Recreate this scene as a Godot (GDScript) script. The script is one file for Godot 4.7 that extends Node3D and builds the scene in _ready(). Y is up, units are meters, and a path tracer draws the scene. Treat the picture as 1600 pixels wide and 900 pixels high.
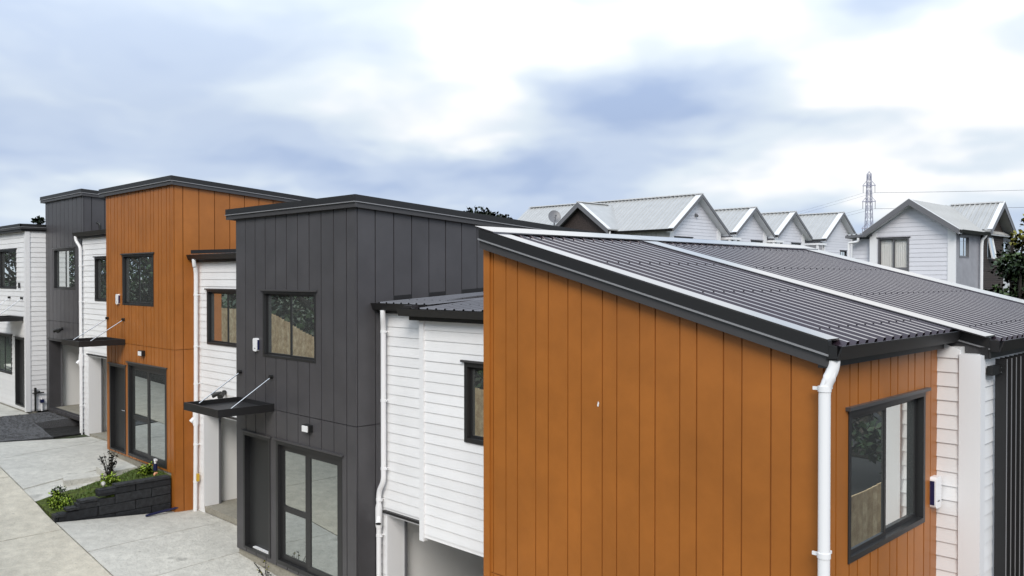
extends Node3D
# Terrace of townhouses seen from a low drone. World: +z is the lane side, -x runs up the row, y up.

const CAM_H := 4.85
var M := {}
var rng := RandomNumberGenerator.new()
var base_of := {}
var taken := {}

# ------------------------------------------------------------------ naming and nodes
func numbered(called: String) -> String:
	var n: int = taken.get(called, 0)
	taken[called] = n + 1
	return called if n == 0 else "%s_%03d" % [called, n]

func thing(called: String, label: String, category: String, at: Vector3, group := "") -> Node3D:
	var o := Node3D.new()
	o.name = numbered(called)
	add_child(o)
	o.position = at
	o.set_meta("label", label)
	o.set_meta("category", category)
	if group != "":
		o.set_meta("group", group)
	base_of[o] = at
	return o

func part(parent: Node, called: String, st: SurfaceTool, mat: Material, label := "") -> MeshInstance3D:
	var o := MeshInstance3D.new()
	o.mesh = st.commit()
	o.material_override = mat
	o.name = called
	parent.add_child(o, true)
	if base_of.has(parent):
		o.position = -base_of[parent]
	if label != "":
		o.set_meta("label", label)
	return o

func structure(called: String, st: SurfaceTool, mat: Material) -> MeshInstance3D:
	var o := MeshInstance3D.new()
	o.mesh = st.commit()
	o.material_override = mat
	o.name = numbered(called)
	add_child(o)
	o.set_meta("kind", "structure")
	return o

# ------------------------------------------------------------------ mesh helpers
func mb() -> SurfaceTool:
	var st := SurfaceTool.new()
	st.begin(Mesh.PRIMITIVE_TRIANGLES)
	return st

func tri(st: SurfaceTool, a: Vector3, b: Vector3, c: Vector3, n: Vector3) -> void:
	st.set_normal(n)
	if (b - a).cross(c - a).dot(n) > 0.0:
		st.add_vertex(a); st.add_vertex(c); st.add_vertex(b)
	else:
		st.add_vertex(a); st.add_vertex(b); st.add_vertex(c)

func quad(st: SurfaceTool, a: Vector3, b: Vector3, c: Vector3, d: Vector3, n: Vector3) -> void:
	tri(st, a, b, c, n)
	tri(st, a, c, d, n)

func quad_auto(st: SurfaceTool, a: Vector3, b: Vector3, c: Vector3, d: Vector3, hint: Vector3) -> void:
	var n := (b - a).cross(c - a)
	if n.length() < 1e-9:
		n = (c - a).cross(d - a)
	n = n.normalized()
	if n.dot(hint) < 0.0:
		n = -n
	quad(st, a, b, c, d, n)

func box(st: SurfaceTool, lo: Vector3, hi: Vector3) -> void:
	var a := lo.min(hi)
	var b := lo.max(hi)
	quad(st, Vector3(a.x, a.y, a.z), Vector3(b.x, a.y, a.z), Vector3(b.x, b.y, a.z), Vector3(a.x, b.y, a.z), Vector3(0, 0, -1))
	quad(st, Vector3(a.x, a.y, b.z), Vector3(b.x, a.y, b.z), Vector3(b.x, b.y, b.z), Vector3(a.x, b.y, b.z), Vector3(0, 0, 1))
	quad(st, Vector3(a.x, a.y, a.z), Vector3(a.x, b.y, a.z), Vector3(a.x, b.y, b.z), Vector3(a.x, a.y, b.z), Vector3(-1, 0, 0))
	quad(st, Vector3(b.x, a.y, a.z), Vector3(b.x, b.y, a.z), Vector3(b.x, b.y, b.z), Vector3(b.x, a.y, b.z), Vector3(1, 0, 0))
	quad(st, Vector3(a.x, a.y, a.z), Vector3(b.x, a.y, a.z), Vector3(b.x, a.y, b.z), Vector3(a.x, a.y, b.z), Vector3(0, -1, 0))
	quad(st, Vector3(a.x, b.y, a.z), Vector3(b.x, b.y, a.z), Vector3(b.x, b.y, b.z), Vector3(a.x, b.y, b.z), Vector3(0, 1, 0))

# wall frames: u runs along the wall in world x (or z), v is world height, n points out of the wall
func fz(z: float, out := 1.0) -> Dictionary:
	return {"o": Vector3(0, 0, z), "u": Vector3(1, 0, 0), "n": Vector3(0, 0, out)}
func fx(x: float, out := 1.0) -> Dictionary:
	return {"o": Vector3(x, 0, 0), "u": Vector3(0, 0, 1), "n": Vector3(out, 0, 0)}
func at(f: Dictionary, u: float, v: float, n: float) -> Vector3:
	return f.o + f.u * u + Vector3(0, v, 0) + f.n * n

# a slab whose outline is a polygon in (u, v); the front face may lean: n_front - lean * (v - v0)
func slab(st: SurfaceTool, f: Dictionary, poly: PackedVector2Array, n_back: float, n_front: float, lean := 0.0, v0 := 0.0) -> void:
	if Geometry2D.is_polygon_clockwise(poly):
		poly = poly.duplicate(); poly.reverse()
	var idx := Geometry2D.triangulate_polygon(poly)
	var fn: Vector3 = (f.n + Vector3(0, lean, 0)).normalized()
	for i in range(0, idx.size(), 3):
		var q := []
		var b := []
		for k in 3:
			var p: Vector2 = poly[idx[i + k]]
			q.append(at(f, p.x, p.y, n_front - lean * (p.y - v0)))
			b.append(at(f, p.x, p.y, n_back))
		tri(st, q[0], q[1], q[2], fn)
		tri(st, b[0], b[1], b[2], -f.n)
	for i in poly.size():
		var p: Vector2 = poly[i]
		var r: Vector2 = poly[(i + 1) % poly.size()]
		var e := (r - p).normalized()
		var nn: Vector3 = f.u * e.y + Vector3(0, -e.x, 0)
		quad(st, at(f, p.x, p.y, n_back), at(f, r.x, r.y, n_back), at(f, r.x, r.y, n_front - lean * (r.y - v0)), at(f, p.x, p.y, n_front - lean * (p.y - v0)), nn)

func rect(u0: float, u1: float, v0: float, v1: float) -> PackedVector2Array:
	return PackedVector2Array([Vector2(u0, v0), Vector2(u1, v0), Vector2(u1, v1), Vector2(u0, v1)])

func area(p: PackedVector2Array) -> float:
	var s := 0.0
	for i in p.size():
		s += p[i].cross(p[(i + 1) % p.size()])
	return absf(s) * 0.5

# polygons of (shape minus holes), holes being [u0,u1,v0,v1]
func cut(shape: PackedVector2Array, holes: Array) -> Array:
	var list := [shape]
	for h in holes:
		var next := []
		for p in list:
			for q in Geometry2D.clip_polygons(p, rect(h[0], h[1], h[2], h[3])):
				if area(q) > 0.0004:
					next.append(q)
		list = next
	return list

func bounds(poly: PackedVector2Array) -> Array:
	var r := [1e9, -1e9, 1e9, -1e9]
	for p in poly:
		r[0] = minf(r[0], p.x); r[1] = maxf(r[1], p.x); r[2] = minf(r[2], p.y); r[3] = maxf(r[3], p.y)
	return r

# structural wall behind the cladding, with real openings
func core(parent: Node, f: Dictionary, poly: PackedVector2Array, holes: Array, mat: Material, thick := 0.14) -> void:
	var b := bounds(poly)
	var cuts := [b[0], b[1]]
	for h in holes:
		cuts.append(h[0]); cuts.append(h[1])
	cuts.sort()
	var st := mb()
	for i in cuts.size() - 1:
		if cuts[i + 1] - cuts[i] < 0.001:
			continue
		var band := rect(cuts[i], cuts[i + 1], b[2] - 1.0, b[3] + 1.0)
		for piece in Geometry2D.intersect_polygons(poly, band):
			for q in cut(piece, holes):
				slab(st, f, q, -thick, 0.0)
	part(parent, "wall", st, mat)

# vertical cladding: one part for each panel between the grooves
func panels(parent: Node, f: Dictionary, poly: PackedVector2Array, holes: Array, seams: Array, joints: Array, mats: Array, gap := 0.019, deep := 0.022) -> void:
	var b := bounds(poly)
	var js := [b[2] - 0.5] + joints + [b[3] + 0.5]
	for i in seams.size() - 1:
		for j in js.size() - 1:
			var strip := rect(seams[i] + gap * 0.5, seams[i + 1] - gap * 0.5, js[j] + (0.006 if j > 0 else 0.0), js[j + 1] - (0.006 if j < js.size() - 2 else 0.0))
			for piece in Geometry2D.intersect_polygons(poly, strip):
				for q in cut(piece, holes):
					var st := mb()
					slab(st, f, q, 0.0, deep + rng.randf_range(-0.0008, 0.0008))
					part(parent, "cladding_panel", st, mats[rng.randi() % mats.size()])

# horizontal bevel-back weatherboards: one part for each board length
func boards(parent: Node, f: Dictionary, poly: PackedVector2Array, holes: Array, pitch: float, start: float, mats: Array, proud := 0.016) -> void:
	var b := bounds(poly)
	var v := start
	while v > b[2]:
		v -= pitch
	while v < b[3]:
		var course := rect(b[0] - 0.5, b[1] + 0.5, v, v + pitch - 0.001)
		for piece in Geometry2D.intersect_polygons(poly, course):
			for q in cut(piece, holes):
				var st := mb()
				slab(st, f, q, 0.0, proud + rng.randf_range(-0.0012, 0.0012), (proud - 0.003) / pitch, v)
				part(parent, "weatherboard", st, mats[rng.randi() % mats.size()])
		v += pitch

func seam_list(a: float, b: float, steps: Array, first: float) -> Array:
	var s := [a]
	var x := first
	var k := 0
	while x < b - 0.05:
		if x > a + 0.03:
			s.append(x)
		x += steps[k % steps.size()]
		k += 1
	s.append(b)
	return s

# straight extrusion of a profile given in (ax, ay)
func extrude(st: SurfaceTool, profile: PackedVector2Array, origin: Vector3, ax: Vector3, ay: Vector3, along: Vector3) -> void:
	var pr := profile
	if Geometry2D.is_polygon_clockwise(pr):
		pr = pr.duplicate(); pr.reverse()
	var idx := Geometry2D.triangulate_polygon(pr)
	var d := along.normalized()
	for i in range(0, idx.size(), 3):
		var a := []
		for k in 3:
			a.append(origin + ax * pr[idx[i + k]].x + ay * pr[idx[i + k]].y)
		tri(st, a[0], a[1], a[2], -d)
		tri(st, a[0] + along, a[1] + along, a[2] + along, d)
	for i in pr.size():
		var p: Vector2 = pr[i]
		var r: Vector2 = pr[(i + 1) % pr.size()]
		var e := (r - p).normalized()
		var n := ax * e.y - ay * e.x
		var p3 := origin + ax * p.x + ay * p.y
		var r3 := origin + ax * r.x + ay * r.y
		quad(st, p3, r3, r3 + along, p3 + along, n)

func tube(st: SurfaceTool, pts: Array, radii: Array, sides := 12, cap := true) -> void:
	var rings := []
	var ref := Vector3(0.31, 0.2, 0.93)
	for i in pts.size():
		var d: Vector3
		if i == 0:
			d = (pts[1] - pts[0]).normalized()
		elif i == pts.size() - 1:
			d = (pts[i] - pts[i - 1]).normalized()
		else:
			d = ((pts[i] - pts[i - 1]).normalized() + (pts[i + 1] - pts[i]).normalized()).normalized()
		var x := (ref - d * ref.dot(d)).normalized()
		ref = x
		var y := d.cross(x)
		var ring := []
		for k in sides:
			var a := TAU * k / sides
			ring.append([pts[i] + (x * cos(a) + y * sin(a)) * float(radii[i % radii.size()]), x * cos(a) + y * sin(a)])
		rings.append(ring)
	for i in rings.size() - 1:
		for k in sides:
			var l := (k + 1) % sides
			var q := [rings[i][k], rings[i][l], rings[i + 1][l], rings[i + 1][k]]
			for t in [[0, 1, 2], [0, 2, 3]]:
				var o: Array = t
				var nn: Vector3 = q[o[0]][1]
				if (q[o[1]][0] - q[o[0]][0]).cross(q[o[2]][0] - q[o[0]][0]).dot(nn) > 0.0:
					o = [t[0], t[2], t[1]]
				for j in o:
					st.set_normal(q[j][1]); st.add_vertex(q[j][0])
	if cap:
		for e in [0, rings.size() - 1]:
			var d: Vector3 = (pts[1] - pts[0]).normalized() * -1.0 if e == 0 else (pts[-1] - pts[-2]).normalized()
			for k in range(1, sides - 1):
				tri(st, rings[e][0][0], rings[e][k][0], rings[e][k + 1][0], d)

func bent(pts: Array, r: float) -> Array:   # rounds the corners of a polyline
	var out := [pts[0]]
	for i in range(1, pts.size() - 1):
		var a: Vector3 = pts[i] + (pts[i - 1] - pts[i]).normalized() * r
		var c: Vector3 = pts[i] + (pts[i + 1] - pts[i]).normalized() * r
		for k in 6:
			var t := k / 5.0
			out.append(a.lerp(pts[i], t).lerp(Vector3(pts[i]).lerp(c, t), t))
	out.append(pts[-1])
	return out

func bar(st: SurfaceTool, a: Vector3, b: Vector3, w: float, h := -1.0) -> void:
	if h < 0.0:
		h = w
	var d := (b - a).normalized()
	var x := d.cross(Vector3.UP if absf(d.y) < 0.95 else Vector3.RIGHT).normalized()
	var y := x.cross(d).normalized()
	extrude(st, PackedVector2Array([Vector2(-w / 2, -h / 2), Vector2(w / 2, -h / 2), Vector2(w / 2, h / 2), Vector2(-w / 2, h / 2)]), a, x, y, b - a)

# ------------------------------------------------------------------ materials
func noise_tex(freq: float, seed_: int, lo: Color, hi: Color, size := 512, oct := 5, normal := false, bump := 4.0) -> NoiseTexture2D:
	var n := FastNoiseLite.new()
	n.seed = seed_
	n.noise_type = FastNoiseLite.TYPE_SIMPLEX_SMOOTH
	n.frequency = freq
	n.fractal_octaves = oct
	n.fractal_gain = 0.62
	var t := NoiseTexture2D.new()
	t.width = size; t.height = size
	t.seamless = true
	t.noise = n
	if normal:
		t.as_normal_map = true
		t.bump_strength = bump
	else:
		var g := Gradient.new()
		g.set_color(0, lo); g.set_color(1, hi)
		t.color_ramp = g
	return t

# concrete: broad damp patches, trowel mottling, fine grit and a few dark spots
func concrete_tex() -> ImageTexture:
	var layers := []
	for k in [[0.004, 4, 0.5], [0.022, 4, 0.55], [0.16, 3, 0.6], [0.05, 2, 0.5]]:
		var n := FastNoiseLite.new()
		n.seed = 200 + layers.size()
		n.noise_type = FastNoiseLite.TYPE_SIMPLEX_SMOOTH
		n.frequency = k[0]
		n.fractal_octaves = k[1]
		n.fractal_gain = k[2]
		layers.append(n.get_seamless_image(1024, 1024).get_data())
	var out := PackedByteArray()
	out.resize(1024 * 1024 * 3)
	for i in 1024 * 1024:
		var a: float = layers[0][i] / 255.0
		var b: float = layers[1][i] / 255.0
		var c: float = layers[2][i] / 255.0
		var d: float = layers[3][i] / 255.0
		var v := 0.90 + 0.10 * (a - 0.5) + 0.13 * (b - 0.5) + 0.10 * (c - 0.5)
		v -= 0.16 * smoothstep(0.80, 0.95, a) + 0.22 * smoothstep(0.84, 0.95, d)
		v = clampf(v, 0.3, 1.0)
		out[i * 3] = int(v * 255)
		out[i * 3 + 1] = int(v * 254)
		out[i * 3 + 2] = int(v * 250)
	return ImageTexture.create_from_image(Image.create_from_data(1024, 1024, false, Image.FORMAT_RGB8, out))

func srgb(r: float, g: float, b: float) -> Color:
	return Color(r, g, b).linear_to_srgb()

func mat(called: String, lin: Color, rough: float, spec := 0.5, metal := 0.0) -> StandardMaterial3D:
	var m := StandardMaterial3D.new()
	m.resource_name = called
	m.albedo_color = lin.linear_to_srgb()
	m.roughness = rough
	m.metallic_specular = spec
	m.metallic = metal
	M[called] = m
	return m

func grain(m: StandardMaterial3D, tex: Texture2D, scale: float, nrm: Texture2D = null, nstrength := 0.3, world := true) -> StandardMaterial3D:
	if tex:
		m.albedo_texture = tex
	m.uv1_triplanar = true
	m.uv1_world_triplanar = world
	m.uv1_scale = Vector3.ONE * scale
	if nrm:
		m.normal_enabled = true
		m.normal_texture = nrm
		m.normal_scale = nstrength
	return m

func make_materials() -> void:
	var soft := noise_tex(0.006, 3, Color(0.88, 0.88, 0.88), Color(1, 1, 1), 512, 6)
	var faint := noise_tex(0.006, 4, Color(0.965, 0.965, 0.965), Color(1, 1, 1), 512, 6)
	var wavy := noise_tex(0.004, 5, Color.BLACK, Color.WHITE, 512, 3, true, 2.0)
	var fine := noise_tex(0.12, 9, Color.BLACK, Color.WHITE, 512, 4, true, 6.0)
	var concrete := concrete_tex()
	var speck := noise_tex(0.09, 17, Color(0.35, 0.35, 0.36), Color(1, 1, 1), 512, 5)
	var stone := noise_tex(0.02, 23, Color(0.45, 0.45, 0.45), Color(1, 1, 1), 512, 6)
	var wood := noise_tex(0.012, 29, Color(0.68, 0.62, 0.55), Color(1, 1, 1), 512, 6)
	var mossy := noise_tex(0.02, 31, Color(0.35, 0.3, 0.2), Color(1, 1, 1), 512, 6)
	for k in 3:   # three batches of paint, hardly different
		var t: float = [1.0, 0.975, 1.015][k]
		grain(mat("white_paint%d" % k, Color(0.86 * t, 0.86 * t, 0.865 * t), 0.42), faint, 0.35, wavy, 0.05)
		grain(mat("orange_paint%d" % k, Color(0.405 * t, 0.138 * t, 0.0235 * t), 0.42), soft, 0.3, wavy, 0.05)
		grain(mat("dark_paint%d" % k, Color(0.074 * t, 0.071 * t, 0.076 * t), 0.42), soft, 0.3, wavy, 0.05)
		grain(mat("lilac_paint%d" % k, Color(0.70 * t, 0.70 * t, 0.745 * t), 0.5), faint, 0.35)
	grain(mat("orange_core", Color(0.30, 0.095, 0.017), 0.7), soft, 0.3)
	grain(mat("dark_core", Color(0.04, 0.038, 0.042), 0.7), soft, 0.3)
	grain(mat("white_core", Color(0.7, 0.7, 0.7), 0.7), soft, 0.3)
	grain(mat("lilac_core", Color(0.5, 0.5, 0.53), 0.7), soft, 0.3)
	mat("white_trim", Color(0.80, 0.80, 0.81), 0.4)
	mat("pvc", Color(0.82, 0.82, 0.83), 0.25)
	grain(mat("roof_steel", Color(0.050, 0.034, 0.048), 0.17, 0.6, 0.3), soft, 0.5)
	grain(mat("glare_steel", Color(0.13, 0.12, 0.13), 0.12, 1.0, 0.65), soft, 0.5)  # same steel as the roof, lightened so its colour carries sky glare
	M.glare_steel.clearcoat_enabled = true
	M.glare_steel.clearcoat_roughness = 0.06
	M.roof_steel.clearcoat_enabled = true
	M.roof_steel.clearcoat = 0.6
	M.roof_steel.clearcoat_roughness = 0.08
	mat("fascia", Color(0.014, 0.0135, 0.014), 0.45)
	mat("fascia_low", Color(0.058, 0.056, 0.058), 0.35)
	mat("lit_edge", Color(0.25, 0.25, 0.26), 0.3)  # pale grey that paints the highlight caught on thin edges
	mat("aluminium", Color(0.020, 0.020, 0.021), 0.4)
	mat("black", Color(0.012, 0.012, 0.012), 0.45)
	mat("door_panel", Color(0.022, 0.023, 0.024), 0.5)
	mat("steel", Color(0.62, 0.62, 0.63), 0.25, 0.5, 1.0)
	mat("plaster", Color(0.80, 0.80, 0.79), 0.8)
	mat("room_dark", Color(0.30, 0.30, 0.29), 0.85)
	mat("diffuser", Color(0.8, 0.8, 0.8), 0.4)
	mat("navy", Color(0.012, 0.016, 0.07), 0.35)
	grain(mat("concrete_lane", Color(0.72, 0.665, 0.56), 0.8), concrete, 0.16, fine, 0.25)
	grain(mat("concrete_apron", Color(0.68, 0.665, 0.62), 0.8), concrete, 0.19, fine, 0.25)
	grain(mat("concrete_foot", Color(0.38, 0.36, 0.31), 0.85), concrete, 0.5, fine, 0.3)
	grain(mat("joint_fill", Color(0.05, 0.047, 0.042), 0.9), speck, 1.2)
	grain(mat("gravel", Color(0.25, 0.252, 0.26), 0.95), speck, 0.9, fine, 0.8)
	grain(mat("soil", Color(0.030, 0.029, 0.027), 0.95), speck, 0.8, fine, 0.8)
	grain(mat("block", Color(0.026, 0.029, 0.036), 0.7), stone, 0.9, fine, 0.9)
	grain(mat("block_pale", Color(0.042, 0.045, 0.052), 0.7), stone, 0.9, fine, 0.9)
	grain(mat("grass_ground", Color(0.06, 0.085, 0.03), 0.95), mossy, 0.4)
	grain(mat("moss", Color(0.15, 0.22, 0.028), 0.95), mossy, 0.9, fine, 0.9)
	grain(mat("paling0", Color(0.72, 0.56, 0.34), 0.75), wood, 0.7)
	grain(mat("paling1", Color(0.66, 0.50, 0.29), 0.75), wood, 0.7)
	grain(mat("paling2", Color(0.76, 0.61, 0.39), 0.75), wood, 0.7)
	grain(mat("dark_timber", Color(0.05, 0.045, 0.04), 0.85), wood, 0.7)
	grain(mat("light_roof", Color(0.40, 0.40, 0.39), 0.32, 0.6), soft, 0.5)
	mat("light_flashing", Color(0.62, 0.62, 0.62), 0.3, 0.6)
	mat("grey_barge", Color(0.14, 0.14, 0.15), 0.4)
	grain(mat("brown_brick0", Color(0.082, 0.060, 0.054), 0.85), stone, 1.2)
	grain(mat("brown_brick1", Color(0.098, 0.072, 0.063), 0.85), stone, 1.2)
	grain(mat("mortar", Color(0.060, 0.046, 0.042), 0.9), stone, 1.2)
	grain(mat("grey_render", Color(0.36, 0.36, 0.39), 0.8), soft, 0.4)
	grain(mat("pale_render", Color(0.62, 0.63, 0.64), 0.8), soft, 0.4)
	grain(mat("cream_board", Color(0.55, 0.54, 0.50), 0.6), soft, 0.4)
	mat("curtain", Color(0.86, 0.86, 0.84), 0.9)
	mat("hazed_steel", Color(0.34, 0.34, 0.42), 0.6)  # steel lightened and blued, distance haze mixed into its colour
	mat("wire", Color(0.18, 0.18, 0.20), 0.6)
	grain(mat("bark", Color(0.08, 0.065, 0.05), 0.9), stone, 0.6)
	grain(mat("tile_roof", Color(0.13, 0.10, 0.09), 0.8), stone, 0.5)
	grain(mat("brick_wall_far", Color(0.30, 0.12, 0.07), 0.85), stone, 0.5)
	for l in [["leaf_dark", Color(0.026, 0.050, 0.018)], ["leaf_mid", Color(0.052, 0.092, 0.026)], ["leaf_yellow", Color(0.20, 0.19, 0.02)], ["leaf_lime", Color(0.34, 0.47, 0.055)], ["grass_blade", Color(0.115, 0.19, 0.025)], ["leaf_pine", Color(0.012, 0.022, 0.010)], ["leaf_purple", Color(0.014, 0.012, 0.012)]]:
		var m := mat(l[0], l[1], 0.5)
		m.backlight_enabled = true
		m.backlight = Color(l[1].r, l[1].g, l[1].b) * 0.8
		m.cull_mode = BaseMaterial3D.CULL_DISABLED
	# coated double glazing: mirrors about a third, lets some light through
	var g := mat("glass", Color(0.76, 0.80, 0.78), 0.0, 0.6, 0.94)
	g.transparency = BaseMaterial3D.TRANSPARENCY_ALPHA
	g.albedo_color.a = 0.03
	var dg := mat("door_glass", Color(0.48, 0.51, 0.50), 0.0, 0.6, 0.94)
	dg.transparency = BaseMaterial3D.TRANSPARENCY_ALPHA
	dg.albedo_color.a = 0.03
	var c := mat("clear_glass", Color(0.05, 0.05, 0.05), 0.0, 0.5, 0.0)
	c.transparency = BaseMaterial3D.TRANSPARENCY_ALPHA
	c.albedo_color.a = 0.03

func paint(kind: String) -> Array:
	return [M[kind + "_paint0"], M[kind + "_paint1"], M[kind + "_paint2"]]

# ------------------------------------------------------------------ joinery
# window: black frame, sashes side by side, one pane each, a head flashing, a recessed reveal and a room behind
func window(h: Node, f: Dictionary, u0: float, u1: float, v0: float, v1: float, cuts: Array, opt := {}) -> Node3D:
	var fm: Material = opt.get("frame", M.aluminium)
	var gm: Material = opt.get("glass", M.glass)
	var w: float = opt.get("w", 0.042)
	var st := mb()
	var n0 := -0.10
	var n1: float = opt.get("proud", 0.026)
	for r in [[u0, u1, v0, v0 + w], [u0, u1, v1 - w, v1], [u0, u0 + w, v0 + w, v1 - w], [u1 - w, u1, v0 + w, v1 - w]]:
		slab(st, f, rect(r[0], r[1], r[2], r[3]), n0, n1)
	var fr := part(h, opt.get("called", "window"), st, fm)
	if opt.get("head", true):
		st = mb()
		slab(st, f, rect(u0 - 0.05, u1 + 0.05, v1 + 0.002, v1 + 0.03), 0.0, n1 + 0.03)
		part(fr, "head_flashing", st, opt.get("head_mat", M.fascia_low))
	var edges := [u0 + w] + cuts + [u1 - w]
	var transom: Array = opt.get("transom", [])
	for i in edges.size() - 1:
		var a: float = edges[i] + 0.002
		var b: float = edges[i + 1] - 0.002
		var back := -0.035 if i % 2 == 0 else -0.003     # sliding sashes run in two tracks
		var s: float = opt.get("sash", 0.036)
		st = mb()
		for r in [[a, b, v0 + w, v0 + w + s], [a, b, v1 - w - s, v1 - w], [a, a + s, v0 + w + s, v1 - w - s], [b - s, b, v0 + w + s, v1 - w - s]]:
			slab(st, f, rect(r[0], r[1], r[2], r[3]), back - 0.03, back)
		if transom.size() > i and transom[i] > 0.0:
			slab(st, f, rect(a + s, b - s, transom[i] - 0.05, transom[i] + 0.05), back - 0.029, back - 0.001)
		part(fr, "sash", st, fm)
		var spans := [[v0 + w + s, v1 - w - s]]
		if transom.size() > i and transom[i] > 0.0:
			spans = [[v0 + w + s, transom[i] - 0.05], [transom[i] + 0.05, v1 - w - s]]
		for sp in spans:
			st = mb()
			slab(st, f, rect(a + s, b - s, sp[0], sp[1]), back - 0.018, back - 0.013)
			part(fr, "pane", st, gm)
	if opt.get("room", true):
		room(h, f, u0 - 0.16, u1 + 0.16, v0 - opt.get("below", 0.8), v1 + 0.25, opt.get("deep", 2.4), opt.get("lining", M.room_dark), [[u0, u1, v0, v1]])
	return fr

# inner lining of a room or garage behind an opening
func room(h: Node, f: Dictionary, u0: float, u1: float, v0: float, v1: float, deep: float, lining: Material, _holes := [], floor_mat: Material = null) -> void:
	var st := mb()
	var n := -0.145
	slab(st, f, rect(u0 - 0.05, u1 + 0.05, v0 - 0.05, v1 + 0.05), -deep - 0.05, -deep)
	slab(st, f, rect(u0 - 0.05, u0, v0 - 0.05, v1 + 0.05), -deep, n)
	slab(st, f, rect(u1, u1 + 0.05, v0 - 0.05, v1 + 0.05), -deep, n)
	slab(st, f, rect(u0, u1, v1, v1 + 0.05), -deep, n)
	if floor_mat == null:
		slab(st, f, rect(u0, u1, v0 - 0.05, v0), -deep, n)
	part(h, "room_lining", st, lining)
	if floor_mat:
		st = mb()
		slab(st, f, rect(u0, u1, v0 - 0.12, v0), -deep, 0.0)
		part(h, "garage_floor", st, floor_mat)

# open garage: white jamb returns, black door tracks, plastered inside
func garage(h: Node, f: Dictionary, u0: float, u1: float, v0: float, v1: float, jamb: Material, flash := true) -> void:
	var st := mb()
	slab(st, f, rect(u0, u0 + 0.03, v0, v1), -0.30, 0.030)
	slab(st, f, rect(u1 - 0.03, u1, v0, v1), -0.30, 0.030)
	slab(st, f, rect(u0 + 0.03, u1 - 0.03, v1 - 0.03, v1), -0.30, 0.030)
	var j := part(h, "garage_frame", st, jamb)
	for t in [u0 + 0.03, u1 - 0.052]:
		st = mb()
		slab(st, f, rect(t, t + 0.022, v0, v1 - 0.03), -0.345, -0.30)
		part(j, "door_track", st, M.grey_barge)
	if flash:
		st = mb()
		slab(st, f, rect(u0 - 0.05, u1 + 0.05, v1, v1 + 0.035), 0.0, 0.06)
		part(j, "head_flashing", st, M.fascia)
	room(h, f, u0 - 0.12, u1 + 0.12, v0, v1 + 0.3, 5.4, M.plaster, [], M.concrete_foot)

func entry_door(h: Node, f: Dictionary, u0: float, u1: float, v0: float, v1: float, handle := true) -> void:
	var st := mb()
	var w := 0.055
	for r in [[u0, u1, v1 - w, v1], [u0, u0 + w, v0, v1 - w], [u1 - w, u1, v0, v1 - w], [u0 + w, u1 - w, v0, v0 + 0.035]]:
		slab(st, f, rect(r[0], r[1], r[2], r[3]), -0.14, 0.034)
	var d := part(h, "entry_door", st, M.aluminium)
	st = mb()
	slab(st, f, rect(u0 + w, u1 - w, v0 + 0.035, v1 - w), -0.12, -0.075)
	part(d, "door_leaf", st, M.door_panel)
	st = mb()
	slab(st, f, rect(u0 - 0.05, u1 + 0.05, v1 + 0.002, v1 + 0.03), 0.0, 0.06)
	part(d, "head_flashing", st, M.fascia_low)
	if handle:
		st = mb()
		slab(st, f, rect(u1 - w - 0.11, u1 - w - 0.05, v0 + 0.78, v0 + 1.22), -0.075, -0.05)
		part(d, "lock_plate", st, M.black)
		st = mb()
		var p := at(f, u1 - w - 0.08, v0 + 1.0, -0.05)
		tube(st, bent([p, p + f.n * 0.06, p + f.n * 0.06 - f.u * 0.14], 0.02), [0.011], 8)
		slab(st, f, rect(u1 - w - 0.095, u1 - w - 0.065, v0 + 1.16, v0 + 1.2), -0.05, -0.03)
		slab(st, f, rect(u1 - w - 0.09, u1 - w - 0.07, v0 + 0.80, v0 + 0.92), -0.05, -0.035)
		part(d, "handle", st, M.steel)

func canopy(h: Node, z: float, x0: float, x1: float, y: float, reach: float, rod_y: float) -> void:
	var st := mb()
	var t := 0.03
	var hh := 0.13
	box(st, Vector3(x0, y, z + reach - t), Vector3(x1, y + hh, z + reach))
	box(st, Vector3(x0, y, z + 0.013), Vector3(x0 + t, y + hh, z + reach - t))
	box(st, Vector3(x1 - t, y, z + 0.013), Vector3(x1, y + hh, z + reach - t))
	box(st, Vector3(x0 + t, y, z + 0.013), Vector3(x1 - t, y + hh, z + 0.013 + t))
	box(st, Vector3(x0 + t, y + 0.03, z + 0.013 + t), Vector3(x1 - t, y + 0.055, z + reach - t))
	var c := part(h, "canopy", st, M.fascia)
	for x in [x0 + 0.1, x1 - 0.06]:
		st = mb()
		var a := Vector3(x, y + 0.1, z + reach * 0.78)
		var b := Vector3(x, rod_y, z + 0.03)
		tube(st, [a, b], [0.010], 8)
		part(c, "stay_rod", st, M.steel)
		st = mb()
		tube(st, [b + Vector3(0, 0, -0.02), b + Vector3(0, 0, 0.05)], [0.035], 10)
		part(c, "rod_bracket", st, M.black)

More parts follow.
